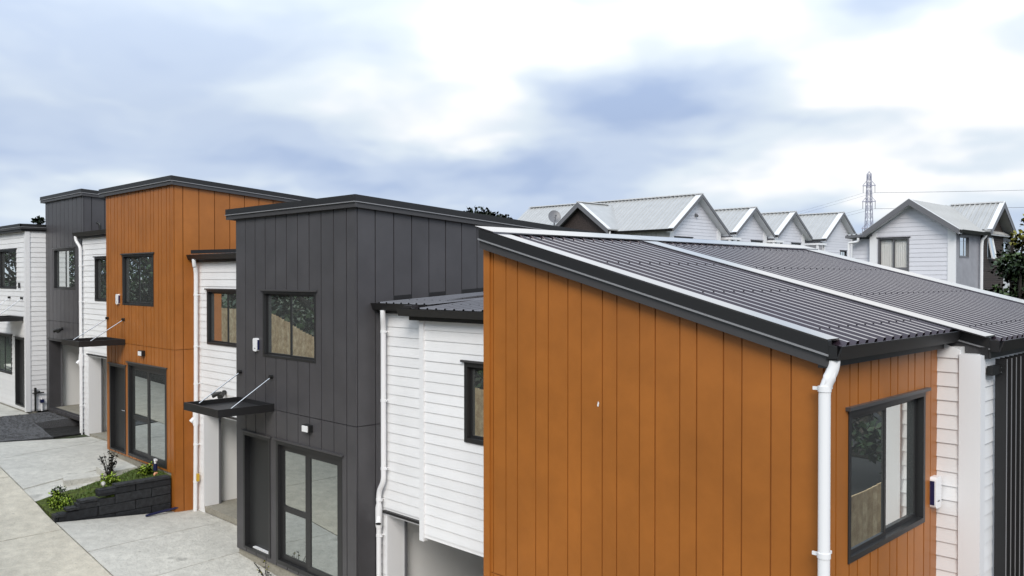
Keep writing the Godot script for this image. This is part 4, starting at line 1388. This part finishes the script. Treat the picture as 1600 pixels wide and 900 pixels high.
func make_fences() -> void:
	var ftop := func(x: float) -> float:
		if x < -23.0: return 3.78
		if x < -20.0: return lerpf(3.78, 3.05, (x + 23.0) / 3.0)
		if x < -14.0: return lerpf(3.05, 2.15, (x + 20.0) / 6.0)
		return maxf(1.4, lerpf(2.15, 1.3, (x + 14.0) / 8.0))
	fence("long new timber paling fence across the lane from the townhouses", Vector2(-53, -2.05), Vector2(-6.5, -2.05), ftop, 1.85, func(x): return lane_y(x) + 1.1, 71, Vector2(0, 1))
	fence("short timber paling fence beside the nearest townhouse's window", Vector2(-1.2, -4.2), Vector2(-1.2, -22.0), func(_x): return 2.15, 1.85, func(_x): return 0.3, 72, Vector2(1, 0))
	var w := thing("timber_retaining_wall", "dark timber retaining wall under the long paling fence", "wall", Vector3(-24, 0, -2.1))
	for r in 7:
		var x := -53.0
		while x < -6.5:
			var st := mb()
			var xb := x + 2.9
			var ya := lane_y(x) - 0.25 + r * 0.21
			var yb := lane_y(xb) - 0.25 + r * 0.21
			slab(st, fz(-2.1), PackedVector2Array([Vector2(x, ya), Vector2(xb - 0.01, yb), Vector2(xb - 0.01, yb + 0.2), Vector2(x, ya + 0.2)]), -0.03, 0.0)
			part(w, "plank", st, M.dark_timber)
			x += 2.9
	var tall := "tall bushy trees behind the long fence"
	var where := ["lane end", "white end house", "white end house's door", "far charcoal house", "tall orange house", "tall orange house's garage", "garden bed", "charcoal house", "charcoal house's glass door", "nearest townhouse"]
	for i in 10:
		var x: float = [-70.0, -61.0, -53.0, -45.5, -39.0, -33.0, -27.5, -22.5, -17.5, -13.0][i]
		var hh: float = [9.0, 8.0, 9.5, 8.6, 9.4, 8.4, 9.0, 8.6, 8.0, 6.6][i]
		tree("broadleaf_tree", "%s tree behind the long fence, opposite the %s" % [["dark green", "bushy green"][i % 2], where[i]], Vector3(x, lane_y(x) + 1.1, [3.0, 4.0, 2.6][i % 3]), hh, 3.4, [["leaf_dark", "leaf_mid"], ["leaf_mid", "leaf_dark"]][i % 2], 40, 170, 0.15, 80 + i, tall, 0.06)
	tree("broadleaf_tree", "bushy tree over the short fence beside the nearest townhouse", Vector3(2.6, 0.3, -18.0), 6.0, 2.6, ["leaf_dark", "leaf_mid"], 34, 190, 0.12, 86, "trees over the short fence", 0.05)
	tree("broadleaf_tree", "second bushy tree over the short fence, farther from the lane", Vector3(4.6, 0.3, -25.0), 7.5, 3.2, ["leaf_dark", "leaf_mid"], 34, 190, 0.12, 87, "trees over the short fence", 0.05)

# ------------------------------------------------------------------ houses behind
const BACK := "gabled houses in a row behind the terrace"

func gable_house(label: String, xg: float, xback: float, zr: float, half: float, ye: float, yr: float, win: Array, seed_: int, side_boards: bool) -> Node3D:
	rng.seed = seed_
	var y0 := 0.5
	var h := thing("gabled_house", label, "house", Vector3(xg, y0, zr), BACK)
	var xw := xg - 0.4
	var wz := half - 0.28
	var sl := (yr - ye) / half
	var face := PackedVector2Array([Vector2(zr - wz, y0), Vector2(zr + wz, y0), Vector2(zr + wz, ye + 0.28 * sl - 0.12), Vector2(zr, yr - 0.14), Vector2(zr - wz, ye + 0.28 * sl - 0.12)])
	core(h, fx(xw), face, [win] if win.size() else [], M.lilac_core)
	boards(h, fx(xw), Geometry2D.intersect_polygons(face, rect(zr - wz, zr + wz, 5.2, 12.0))[0], [win] if win.size() else [], 0.17, 5.2, paint("lilac"), 0.016)
	var st := mb()
	slab(st, fx(xw), PackedVector2Array([Vector2(zr + wz - 0.32, y0), Vector2(zr + wz + 0.03, y0), Vector2(zr + wz + 0.03, ye + 0.10), Vector2(zr + wz - 0.32, ye + 0.36)]), 0.0, 0.045)
	slab(st, fx(xw), PackedVector2Array([Vector2(zr - wz - 0.03, y0), Vector2(zr - wz + 0.32, y0), Vector2(zr - wz + 0.32, ye + 0.36), Vector2(zr - wz - 0.03, ye + 0.10)]), 0.0, 0.045)
	part(h, "corner_board", st, M.white_trim)
	if win.size():
		window(h, fx(xw), win[0], win[1], win[2], win[3], [(win[0] + win[1]) * 0.5], {"w": 0.06})
	if side_boards:
		core(h, fz(zr + wz - 0.002), rect(xback, xw - 0.142, y0, ye + 0.1), [], M.lilac_core)
		panels(h, fz(zr + wz), rect(xback, xw - 0.01, 5.0, ye + 0.1), [], seam_list(xback, xw - 0.01, [0.3], xback + 0.3), [], [M.cream_board], 0.03, 0.02)
	else:
		plain_wall(h, fz(zr + wz), rect(xback, xw - 0.142, y0, ye + 0.1), M.lilac_core)
	plain_wall(h, fz(zr - wz, -1.0), rect(xback, xw - 0.142, y0, ye + 0.1), M.lilac_core)
	plain_wall(h, fx(xback, -1.0), face, M.lilac_core)
	# roof
	for s in [1.0, -1.0]:
		st = mb()
		slab(st, fx(xg - 0.02), PackedVector2Array([Vector2(zr + s * half, ye - 0.06), Vector2(zr, yr - 0.06), Vector2(zr, yr - 0.005), Vector2(zr + s * half, ye - 0.005)]), -(xg - xback) - 0.3, 0.0)
		part(h, "roof_deck", st, M.light_roof)
		st = mb()   # barge board on the gable
		slab(st, fx(xg), PackedVector2Array([Vector2(zr + s * (half + 0.02), ye - 0.13), Vector2(zr, yr - 0.15), Vector2(zr, yr + 0.03), Vector2(zr + s * (half + 0.02), ye + 0.04)]), -0.03, 0.02)
		part(h, "barge_board", st, M.grey_barge)
		st = mb()   # pale soffit between barge and wall
		slab(st, fx(xg - 0.031), PackedVector2Array([Vector2(zr + s * half, ye - 0.15), Vector2(zr, yr - 0.18), Vector2(zr, yr - 0.10), Vector2(zr + s * half, ye - 0.07)]), -0.36, 0.0)
		part(h, "soffit", st, M.white_trim)
		st = mb()   # verge flashing on top
		slab(st, fx(xg + 0.01), PackedVector2Array([Vector2(zr + s * half, ye + 0.045), Vector2(zr, yr + 0.04), Vector2(zr, yr + 0.06), Vector2(zr + s * half, ye + 0.065)]), -0.34, 0.0)
		part(h, "verge_flashing", st, M.light_flashing)
	ribbed(h, Vector3(xback - 0.2, ye, zr + half), Vector3(xg - xback - 0.12, 0, 0), Vector3(0, yr - ye, -half), 0.25, 0.035, 0.09, 0.16, M.light_roof, 3, false)
	st = mb()
	box(st, Vector3(xback - 0.2, yr + 0.02, zr - 0.14), Vector3(xg, yr + 0.07, zr + 0.14))
	part(h, "ridge_cap", st, M.light_flashing)
	gutter(h, fz(zr + wz), xback - 0.2, xg - 0.05, ye + 0.02, half - wz + 0.0)
	return h

func make_back_houses() -> void:
	var xg := -24.0
	var h1 := gable_house("long white gabled house with a brown cross gable and satellite dish", xg, -36.0, -38.0, 2.62, 7.28, 9.16, [-37.68, -35.98, 5.8, 6.95], 901, true)
	# brown cross gable on its lane side
	var zf := -34.6
	var ax := -29.5
	var hw := 2.02
	var brown := PackedVector2Array([Vector2(ax - hw + 0.25, 0.5), Vector2(ax + hw - 0.25, 0.5), Vector2(ax + hw - 0.25, 7.40), Vector2(ax, 8.72), Vector2(ax - hw + 0.25, 7.40)])
	var st := mb()
	slab(st, fz(zf - 0.35), brown, -1.0, 0.0)
	part(h1, "brick_gable", st, M.brown_brick0)
	for s in [1.0, -1.0]:
		st = mb()
		slab(st, fz(zf), PackedVector2Array([Vector2(ax + s * hw, 7.14), Vector2(ax, 8.62), Vector2(ax, 8.88), Vector2(ax + s * hw, 7.38)]), -0.04, 0.0)
		part(h1, "barge_board", st, M.grey_barge)
		st = mb()
		slab(st, fz(zf - 0.02), PackedVector2Array([Vector2(ax + s * hw, 7.34), Vector2(ax, 8.84), Vector2(ax, 8.90), Vector2(ax + s * hw, 7.40)]), -3.6, 0.0)
		part(h1, "roof_plane", st, M.light_roof)
		st = mb()
		slab(st, fz(zf + 0.01), PackedVector2Array([Vector2(ax + s * hw, 7.402), Vector2(ax, 8.902), Vector2(ax, 8.92), Vector2(ax + s * hw, 7.42)]), -0.3, 0.0)
		part(h1, "verge_flashing", st, M.light_flashing)
	st = mb()
	box(st, Vector3(ax - 0.1, 8.9, -37.2), Vector3(ax + 0.1, 8.94, zf))
	part(h1, "ridge_cap", st, M.light_flashing)
	st = mb()
	tube(st, [Vector3(ax + hw - 0.1, 7.3, zf - 0.3), Vector3(ax + hw - 0.1, 0.6, zf - 0.3)], [0.05], 10)
	part(h1, "downpipe", st, M.pvc)
	# satellite dish on the roof slope
	var dc := Vector3(-32.0, 8.28, -35.55)
	var look := Vector3(0.75, 0.35, 0.56).normalized()
	var dx := look.cross(Vector3.UP).normalized()
	var dy := dx.cross(look).normalized()
	st = mb()
	var prev := []
	for ring in 6:
		var r := 0.36 * ring / 5.0
		var cur := []
		for k in 20:
			var a := TAU * k / 20
			cur.append(dc + dx * cos(a) * r + dy * sin(a) * r * 1.08 + look * (0.45 * r * r))
		if ring > 0:
			for k in 20:
				quad_auto(st, prev[k], prev[(k + 1) % 20], cur[(k + 1) % 20], cur[k], look)
		prev = cur
	var dish := part(h1, "satellite_dish", st, M.grey_barge)
	st = mb()
	bar(st, dc - dy * 0.3, dc + look * 0.42 - dy * 0.1, 0.03)
	box(st, dc + look * 0.42 - dy * 0.1 - Vector3.ONE * 0.04, dc + look * 0.42 - dy * 0.1 + Vector3.ONE * 0.04)
	bar(st, dc, dc - Vector3(0.02, 0.55, 0.0), 0.05)
	part(dish, "feed_arm", st, M.grey_barge)
	st = mb()
	tube(st, [Vector3(-24.395, 8.15, -37.95), Vector3(-24.25, 8.05, -37.95)], [0.08, 0.06], 8)
	part(h1, "gable_light", st, M.grey_barge)
	gable_house("white gabled house just right of the long one with the brown gable", xg, -33.0, -43.5, 2.1, 7.32, 8.80, [-44.9, -43.6, 5.9, 7.0], 902, false)
	gable_house("middle small white gabled house of the row behind", xg, -33.0, -48.2, 2.15, 7.33, 8.82, [-49.6, -48.4, 5.9, 7.0], 903, false)
	gable_house("small white gabled house at the right end of the row behind", xg, -36.0, -54.9, 2.6, 7.32, 9.14, [-56.2, -55.2, 5.6, 6.7], 904, false)
	for i in 3:
		var z: float = [-41.0, -45.85, -51.4][i]
		var p := thing("porch_roof", ["flat white porch between the long house and the next gable", "flat white porch between the second and third gables", "flat white porch left of the end gable"][i], "porch", Vector3(xg, 0.5, z), "flat porches between the gables")
		st = mb()
		box(st, Vector3(xg - 1.2, 6.93, z - 0.62), Vector3(xg + 0.15, 7.05, z + 0.42))
		part(p, "roof", st, M.white_trim)
		for q in [z - 0.55, z + 0.33]:
			st = mb()
			box(st, Vector3(xg - 0.05, 0.5, q - 0.06), Vector3(xg + 0.07, 6.928, q + 0.06))
			part(p, "post", st, M.white_trim)

func make_right_house() -> void:
	rng.seed = 777
	var z := -33.6
	var zo := -33.22
	var h := thing("gabled_house", "lilac white gabled house with curtained window and brown brick side gable", "house", Vector3(-12.0, 0.2, -36.0))
	var ax := -12.06
	var hw := 1.74
	var ye := 6.60
	var yr := 7.80
	var xr := -10.55
	var y0 := 0.2
	var xl := -13.62
	var win := [-13.34, -12.17, 4.6, 6.41]
	var face := PackedVector2Array([Vector2(xl, y0), Vector2(xr, y0), Vector2(xr, 6.56), Vector2(ax, 7.64), Vector2(xl, 6.56)])
	core(h, fz(z), face, [win], M.lilac_core)
	boards(h, fz(z), Geometry2D.intersect_polygons(face, rect(xl, xr, 4.0, 9.0))[0], [win], 0.165, 4.0, paint("lilac"), 0.016)
	var st := mb()
	slab(st, fz(z), PackedVector2Array([Vector2(xr - 0.25, y0), Vector2(xr + 0.03, y0), Vector2(xr + 0.03, 6.5), Vector2(xr - 0.25, 6.72)]), 0.0, 0.045)
	slab(st, fz(z), PackedVector2Array([Vector2(xl - 0.03, y0), Vector2(xl + 0.24, y0), Vector2(xl + 0.24, 6.72), Vector2(xl - 0.03, 6.5)]), 0.0, 0.045)
	part(h, "corner_board", st, M.white_trim)
	var w := window(h, fz(z), win[0], win[1], win[2], win[3], [-12.76], {"frame": M.grey_barge, "glass": M.clear_glass, "lining": M.plaster, "transom": [5.22, 5.22], "sash": 0.03})
	# pleated curtains behind the glass
	for c in [[-13.25, -12.80], [-12.72, -12.25]]:
		st = mb()
		var n := 14
		for i in n:
			var u0 := lerpf(c[0], c[1], float(i) / n)
			var u1 := lerpf(c[0], c[1], float(i + 1) / n)
			var d0 := -0.13 + (0.035 if i % 2 == 0 else -0.04)
			var d1 := -0.13 + (0.035 if i % 2 == 1 else -0.04)
			quad_auto(st, at(fz(z), u0, 4.55, d0), at(fz(z), u1, 4.55, d1), at(fz(z), u1, 6.4, d1), at(fz(z), u0, 6.4, d0), Vector3(0, 0, 1))
		part(w, "curtain", st, M.curtain)
	# right-hand walls
	var wg := [-35.14, -34.04, 5.62, 6.44]
	core(h, fx(xr - 0.002), rect(-36.5, z - 0.142, y0, 6.55), [wg], M.grey_render)
	window(h, fx(xr), wg[0], wg[1], wg[2], wg[3], [-34.6], {"frame": M.grey_barge, "proud": 0.01})
	var bb := PackedVector2Array([Vector2(-39.3, y0), Vector2(-36.6, y0), Vector2(-36.6, 6.68), Vector2(-37.95, 7.7), Vector2(-39.3, 6.68)])
	var ab := [-37.72, -37.12, 5.62, 6.47]
	core(h, fx(xr + 0.05), bb, [ab], M.mortar)
	var courses := 0
	var v := 3.6
	while v < 7.7:
		var c := rect(-39.4, -36.5, v, v + 0.078)
		for piece in Geometry2D.intersect_polygons(bb, c):
			for q in cut(piece, [ab]):
				st = mb()
				slab(st, fx(xr + 0.05), q, 0.0, 0.012 + 0.004 * (courses % 2))
				part(h, "brick_course", st, [M.brown_brick0, M.brown_brick1][rng.randi() % 2])
		v += 0.09
		courses += 1
	var fw := window(h, fx(xr + 0.05), ab[0], ab[1], ab[2], ab[3], [], {"frame": M.grey_barge, "proud": 0.02})
	st = mb()   # open awning sash
	var hinge := at(fx(xr + 0.07), -37.42, 6.45, 0.02)
	var down := Vector3(0.15, -0.80, 0)
	for s in [-0.27, 0.24]:
		bar(st, hinge + Vector3(0, 0, s), hinge + Vector3(0, 0, s) + down, 0.05)
	bar(st, hinge + Vector3(0, 0, -0.27) + down, hinge + Vector3(0, 0, 0.24) + down, 0.05)
	part(fw, "awning_sash", st, M.white_trim)
	st = mb()
	quad_auto(st, hinge + Vector3(0, 0, -0.27), hinge + Vector3(0, 0, 0.24), hinge + Vector3(0, 0, 0.24) + down, hinge + Vector3(0, 0, -0.27) + down, Vector3(1, 0, 0))
	part(fw, "awning_pane", st, M.glass)
	var wp := [-40.45, -39.43, 5.64, 6.44]
	core(h, fx(xr - 0.002), rect(-41.6, -39.32, y0, 6.6), [wp], M.pale_render)
	window(h, fx(xr), wp[0], wp[1], wp[2], wp[3], [-39.95], {"frame": M.grey_barge, "proud": 0.01})
	plain_wall(h, fz(-41.6, -1.0), rect(xl, xr - 0.15, y0, 6.6), M.pale_render)
	plain_wall(h, fx(xl, -1.0), rect(-41.6, z - 0.15, y0, 6.55), M.lilac_core)
	# roofs
	for s in [1.0, -1.0]:
		st = mb()
		slab(st, fz(zo), PackedVector2Array([Vector2(ax + s * hw, ye - 0.16), Vector2(ax, yr - 0.2), Vector2(ax, yr + 0.03), Vector2(ax + s * hw, ye + 0.04)]), -0.03, 0.02)
		part(h, "barge_board", st, M.grey_barge)
		st = mb()
		slab(st, fz(zo - 0.02), PackedVector2Array([Vector2(ax + s * hw, ye - 0.05), Vector2(ax, yr - 0.05), Vector2(ax, yr), Vector2(ax + s * hw, ye)]), -8.5, 0.0)
		part(h, "roof_deck", st, M.light_roof)
		st = mb()
		slab(st, fz(zo - 0.031), PackedVector2Array([Vector2(ax + s * hw, ye - 0.13), Vector2(ax, yr - 0.18), Vector2(ax, yr - 0.07), Vector2(ax + s * hw, ye - 0.06)]), -0.36, 0.0)
		part(h, "soffit", st, M.white_trim)
		st = mb()
		slab(st, fz(zo + 0.01), PackedVector2Array([Vector2(ax + s * hw, ye + 0.042), Vector2(ax, yr + 0.035), Vector2(ax, yr + 0.05), Vector2(ax + s * hw, ye + 0.057)]), -0.12, 0.0)
		part(h, "verge_flashing", st, M.light_flashing)
	ribbed(h, Vector3(ax + hw, ye + 0.004, zo - 0.1), Vector3(0, 0, -8.3), Vector3(-hw, yr - ye, 0), 0.19, 0.03, 0.05, 0.09, M.light_roof, 4, false)
	gutter(h, fx(xr), -36.7, -33.3, ye + 0.02, 0.22)
	# brown gable roof
	var zr := -38.0
	var zh := 1.65
	for s in [1.0, -1.0]:
		st = mb()
		slab(st, fx(xr + 0.45), PackedVector2Array([Vector2(zr + s * zh, ye - 0.06), Vector2(zr, 7.66), Vector2(zr, 7.90), Vector2(zr + s * zh, ye + 0.14)]), -0.04, 0.0)
		part(h, "barge_board", st, M.grey_barge)
		st = mb()
		slab(st, fx(xr + 0.40), PackedVector2Array([Vector2(zr + s * zh, ye + 0.06), Vector2(zr, 7.82), Vector2(zr, 7.88), Vector2(zr + s * zh, ye + 0.12)]), -2.2, 0.0)
		part(h, "roof_deck", st, M.light_roof)
		st = mb()
		slab(st, fx(xr + 0.46), PackedVector2Array([Vector2(zr + s * zh, ye + 0.145), Vector2(zr, 7.905), Vector2(zr, 7.93), Vector2(zr + s * zh, ye + 0.17)]), -0.18, 0.0)
		part(h, "verge_flashing", st, M.light_flashing)
	ribbed(h, Vector3(xr - 1.85, ye + 0.125, zr + zh), Vector3(2.1, 0, 0), Vector3(0, 7.88 - ye - 0.12, -zh), 0.19, 0.035, 0.05, 0.10, M.light_roof, 4, false)
	st = mb()
	box(st, Vector3(ax, 7.88, zr - 0.1), Vector3(xr + 0.42, 7.93, zr + 0.1))
	part(h, "ridge_cap", st, M.light_flashing)
	st = mb()
	tube(st, bent([Vector3(xr + 0.26, ye - 0.06, -36.3), Vector3(xr + 0.20, ye - 0.16, -36.3), Vector3(xr + 0.12, 6.35, -36.3), Vector3(xr + 0.10, 6.1, -36.3), Vector3(xr + 0.10, 0.3, -36.3)], 0.06), [0.06], 12)
	part(h, "downpipe", st, M.pvc)
	# low wing on the left
	core(h, fz(z - 0.25), rect(-14.45, xl - 0.05, y0, 6.42), [], M.lilac_core)
	boards(h, fz(z - 0.25), rect(-14.42, xl - 0.05, 4.0, 6.40), [], 0.165, 4.0, paint("lilac"), 0.016)
	plain_wall(h, fx(-14.45, -1.0), rect(-38.0, z - 0.4, y0, 6.42), M.lilac_core)
	st = mb()
	slab(st, fz(z + 0.1), PackedVector2Array([Vector2(-14.60, 6.44), Vector2(-13.55, 6.50), Vector2(-13.55, 6.60), Vector2(-14.60, 6.54)]), -4.0, 0.0)
	part(h, "wing_roof", st, M.grey_barge)
	ribbed(h, Vector3(-14.6, 6.55, z + 0.1), Vector3(1.0, 0.06, 0), Vector3(0, 0.35, -4.0), 0.18, 0.03, 0.05, 0.09, M.light_roof, 5, false)
	st = mb()
	tube(st, bent([Vector3(-14.1, 6.45, z + 0.05), Vector3(-14.1, 6.30, z + 0.05), Vector3(-14.5, 6.26, z + 0.0), Vector3(-14.5, 0.3, z + 0.0)], 0.06), [0.05], 12)
	part(h, "downpipe", st, M.pvc)

# ------------------------------------------------------------------ pylon and far trees
func make_pylon() -> void:
	var c := Vector3(-116.7, 1.5, -286.2)
	var p := thing("power_pylon", "tall lattice steel power pylon beyond the gabled roofs", "pylon", c)
	var hgt := 38.3
	var ax := Vector3(0.72, 0, -0.69)
	var az := Vector3(0.69, 0, 0.72)
	var wd := func(t: float) -> float: return lerpf(2.3, 0.55, pow(t, 0.6))
	var st: SurfaceTool
	var levels := 15
	for s in [[-1, -1], [1, -1], [1, 1], [-1, 1]]:
		st = mb()
		for i in levels:
			var t0 := float(i) / levels
			var t1 := float(i + 1) / levels
			var a: Vector3 = c + Vector3(0, hgt * t0, 0) + (ax * s[0] + az * s[1]) * wd.call(t0) * 0.9
			var b: Vector3 = c + Vector3(0, hgt * t1, 0) + (ax * s[0] + az * s[1]) * wd.call(t1) * 0.9
			bar(st, a, b, 0.20)
		part(p, "leg", st, M.hazed_steel)
	st = mb()
	for i in levels:
		var t0 := float(i) / levels
		var t1 := float(i + 1) / levels
		var q := [[-1, -1], [1, -1], [1, 1], [-1, 1]]
		for k in 4:
			var s: Array = q[k]
			var r: Array = q[(k + 1) % 4]
			var a: Vector3 = c + Vector3(0, hgt * t0, 0) + (ax * s[0] + az * s[1]) * wd.call(t0) * 0.9
			var b: Vector3 = c + Vector3(0, hgt * t1, 0) + (ax * r[0] + az * r[1]) * wd.call(t1) * 0.9
			var a2: Vector3 = c + Vector3(0, hgt * t0, 0) + (ax * r[0] + az * r[1]) * wd.call(t0) * 0.9
			var b2: Vector3 = c + Vector3(0, hgt * t1, 0) + (ax * s[0] + az * s[1]) * wd.call(t1) * 0.9
			bar(st, a, b, 0.09)
			bar(st, a2, b2, 0.09)
	bar(st, c + Vector3(0, hgt, 0) - ax * 0.5, c + Vector3(0, hgt + 0.7, 0), 0.2)
	bar(st, c + Vector3(0, hgt, 0) + ax * 0.5, c + Vector3(0, hgt + 0.7, 0), 0.2)
	part(p, "lattice", st, M.hazed_steel)
	var view := Vector3(0.93, 0, -0.38)
	var tips := []
	for y in [20.1, 29.0, 34.3]:
		st = mb()
		var o := c + Vector3(0, y, 0)
		var reach: float = [2.2, 2.1, 2.0][[20.1, 29.0, 34.3].find(y)]
		for s in [-1.0, 1.0]:
			bar(st, o - view * 0.3 * s, o + view * s * reach, 0.30)
			bar(st, o + Vector3(0, 1.9, 0) + view * s * 0.5, o + view * s * reach, 0.18)
			tips.append(o + view * s * (reach - 0.2))
		part(p, "cross_arm", st, M.hazed_steel)
	st = mb()
	for t in tips:
		tube(st, [t, t - Vector3(0, 2.4, 0)], [0.10], 6)
	part(p, "insulator", st, M.wire)
	var wires := [[0, -1], [1, -1], [2, -1], [3, -1], [4, -1], [5, -1]]
	for i in tips.size():
		var tip: Vector3 = tips[i] - Vector3(0, 2.4, 0)
		for dirn in [0, 1]:
			var far: Vector3
			if dirn == 0:
				far = tip + Vector3(-260, -6, -190)
			else:
				far = tip + Vector3(230, 0.5, -60)
			var t := thing("power_line", "power line from the pylon's %s %s arm running %s" % [["lowest", "middle", "top"][i / 2], ["left", "right"][i % 2], ["left behind the gables", "right across the sky"][dirn]], "cable", far, "power lines on the pylon")
			st = mb()
			var pts := []
			for k in 15:
				var s := k / 14.0
				pts.append(tip.lerp(far, s) - Vector3(0, (9.0 if dirn == 0 else 5.0) * 4.0 * s * (1.0 - s) * 0.5, 0))
			tube(st, pts, [0.03], 4)
			part(t, "wire", st, M.wire)

func make_far_trees() -> void:
	tree("pine_tree", "dark spreading tree top showing behind the charcoal house's roof", Vector3(-61.0, 1.0, -60.0), 10.6, 3.4, ["leaf_pine"], 34, 150, 0.22, 61, "", 0.55, 0.6)
	tree("garden_tree", "yellow green tree at the right edge beside the gabled house", Vector3(-7.45, -0.4, -29.6), 7.3, 1.5, ["leaf_mid", "leaf_yellow", "leaf_dark"], 30, 170, 0.085, 62, "", 0.2)
	tree("garden_tree", "dark leafy tree below the yellow green one at the right edge", Vector3(-6.95, -0.4, -27.6), 5.9, 1.2, ["leaf_dark", "leaf_mid"], 26, 190, 0.085, 63, "", 0.2)
	tree("pine_tree", "small dark tree on the horizon at the far left", Vector3(-118.0, 1.9, -34.6), 10.2, 2.2, ["leaf_pine"], 22, 150, 0.26, 64, "", 0.3)

func _ready() -> void:
	# camera
	var cam := Camera3D.new()
	cam.position = Vector3(0, CAM_H, 0)
	cam.rotation_degrees = Vector3(-0.64, 44.83, 0)
	cam.fov = 37.24
	cam.near = 0.1
	cam.far = 2000.0
	add_child(cam)
	cam.current = true
	# sky
	var env := Environment.new()
	env.background_mode = Environment.BG_SKY
	env.sky = make_sky()
	env.tonemap_mode = Environment.TONE_MAPPER_LINEAR
	env.tonemap_exposure = 1.42
	env.sdfgi_enabled = true
	env.ssao_enabled = true
	env.ssil_enabled = true
	var we := WorldEnvironment.new()
	we.environment = env
	add_child(we)
	# veiled sun behind the camera's left shoulder
	var sun := DirectionalLight3D.new()
	sun.light_energy = 0.5
	sun.light_angular_distance = 25.0
	sun.light_color = Color(1.0, 0.97, 0.93)
	sun.shadow_enabled = true
	sun.rotation_degrees = Vector3(-36, 40, 0)
	add_child(sun)
	make_materials()
	make_ground()
	end_townhouse()
	dark_townhouse()
	orange_townhouse()
	far_dark_townhouse()
	white_townhouse()
	make_back_houses()
	make_right_house()
	make_garden()
	make_fences()
	make_pylon()
	make_far_trees()
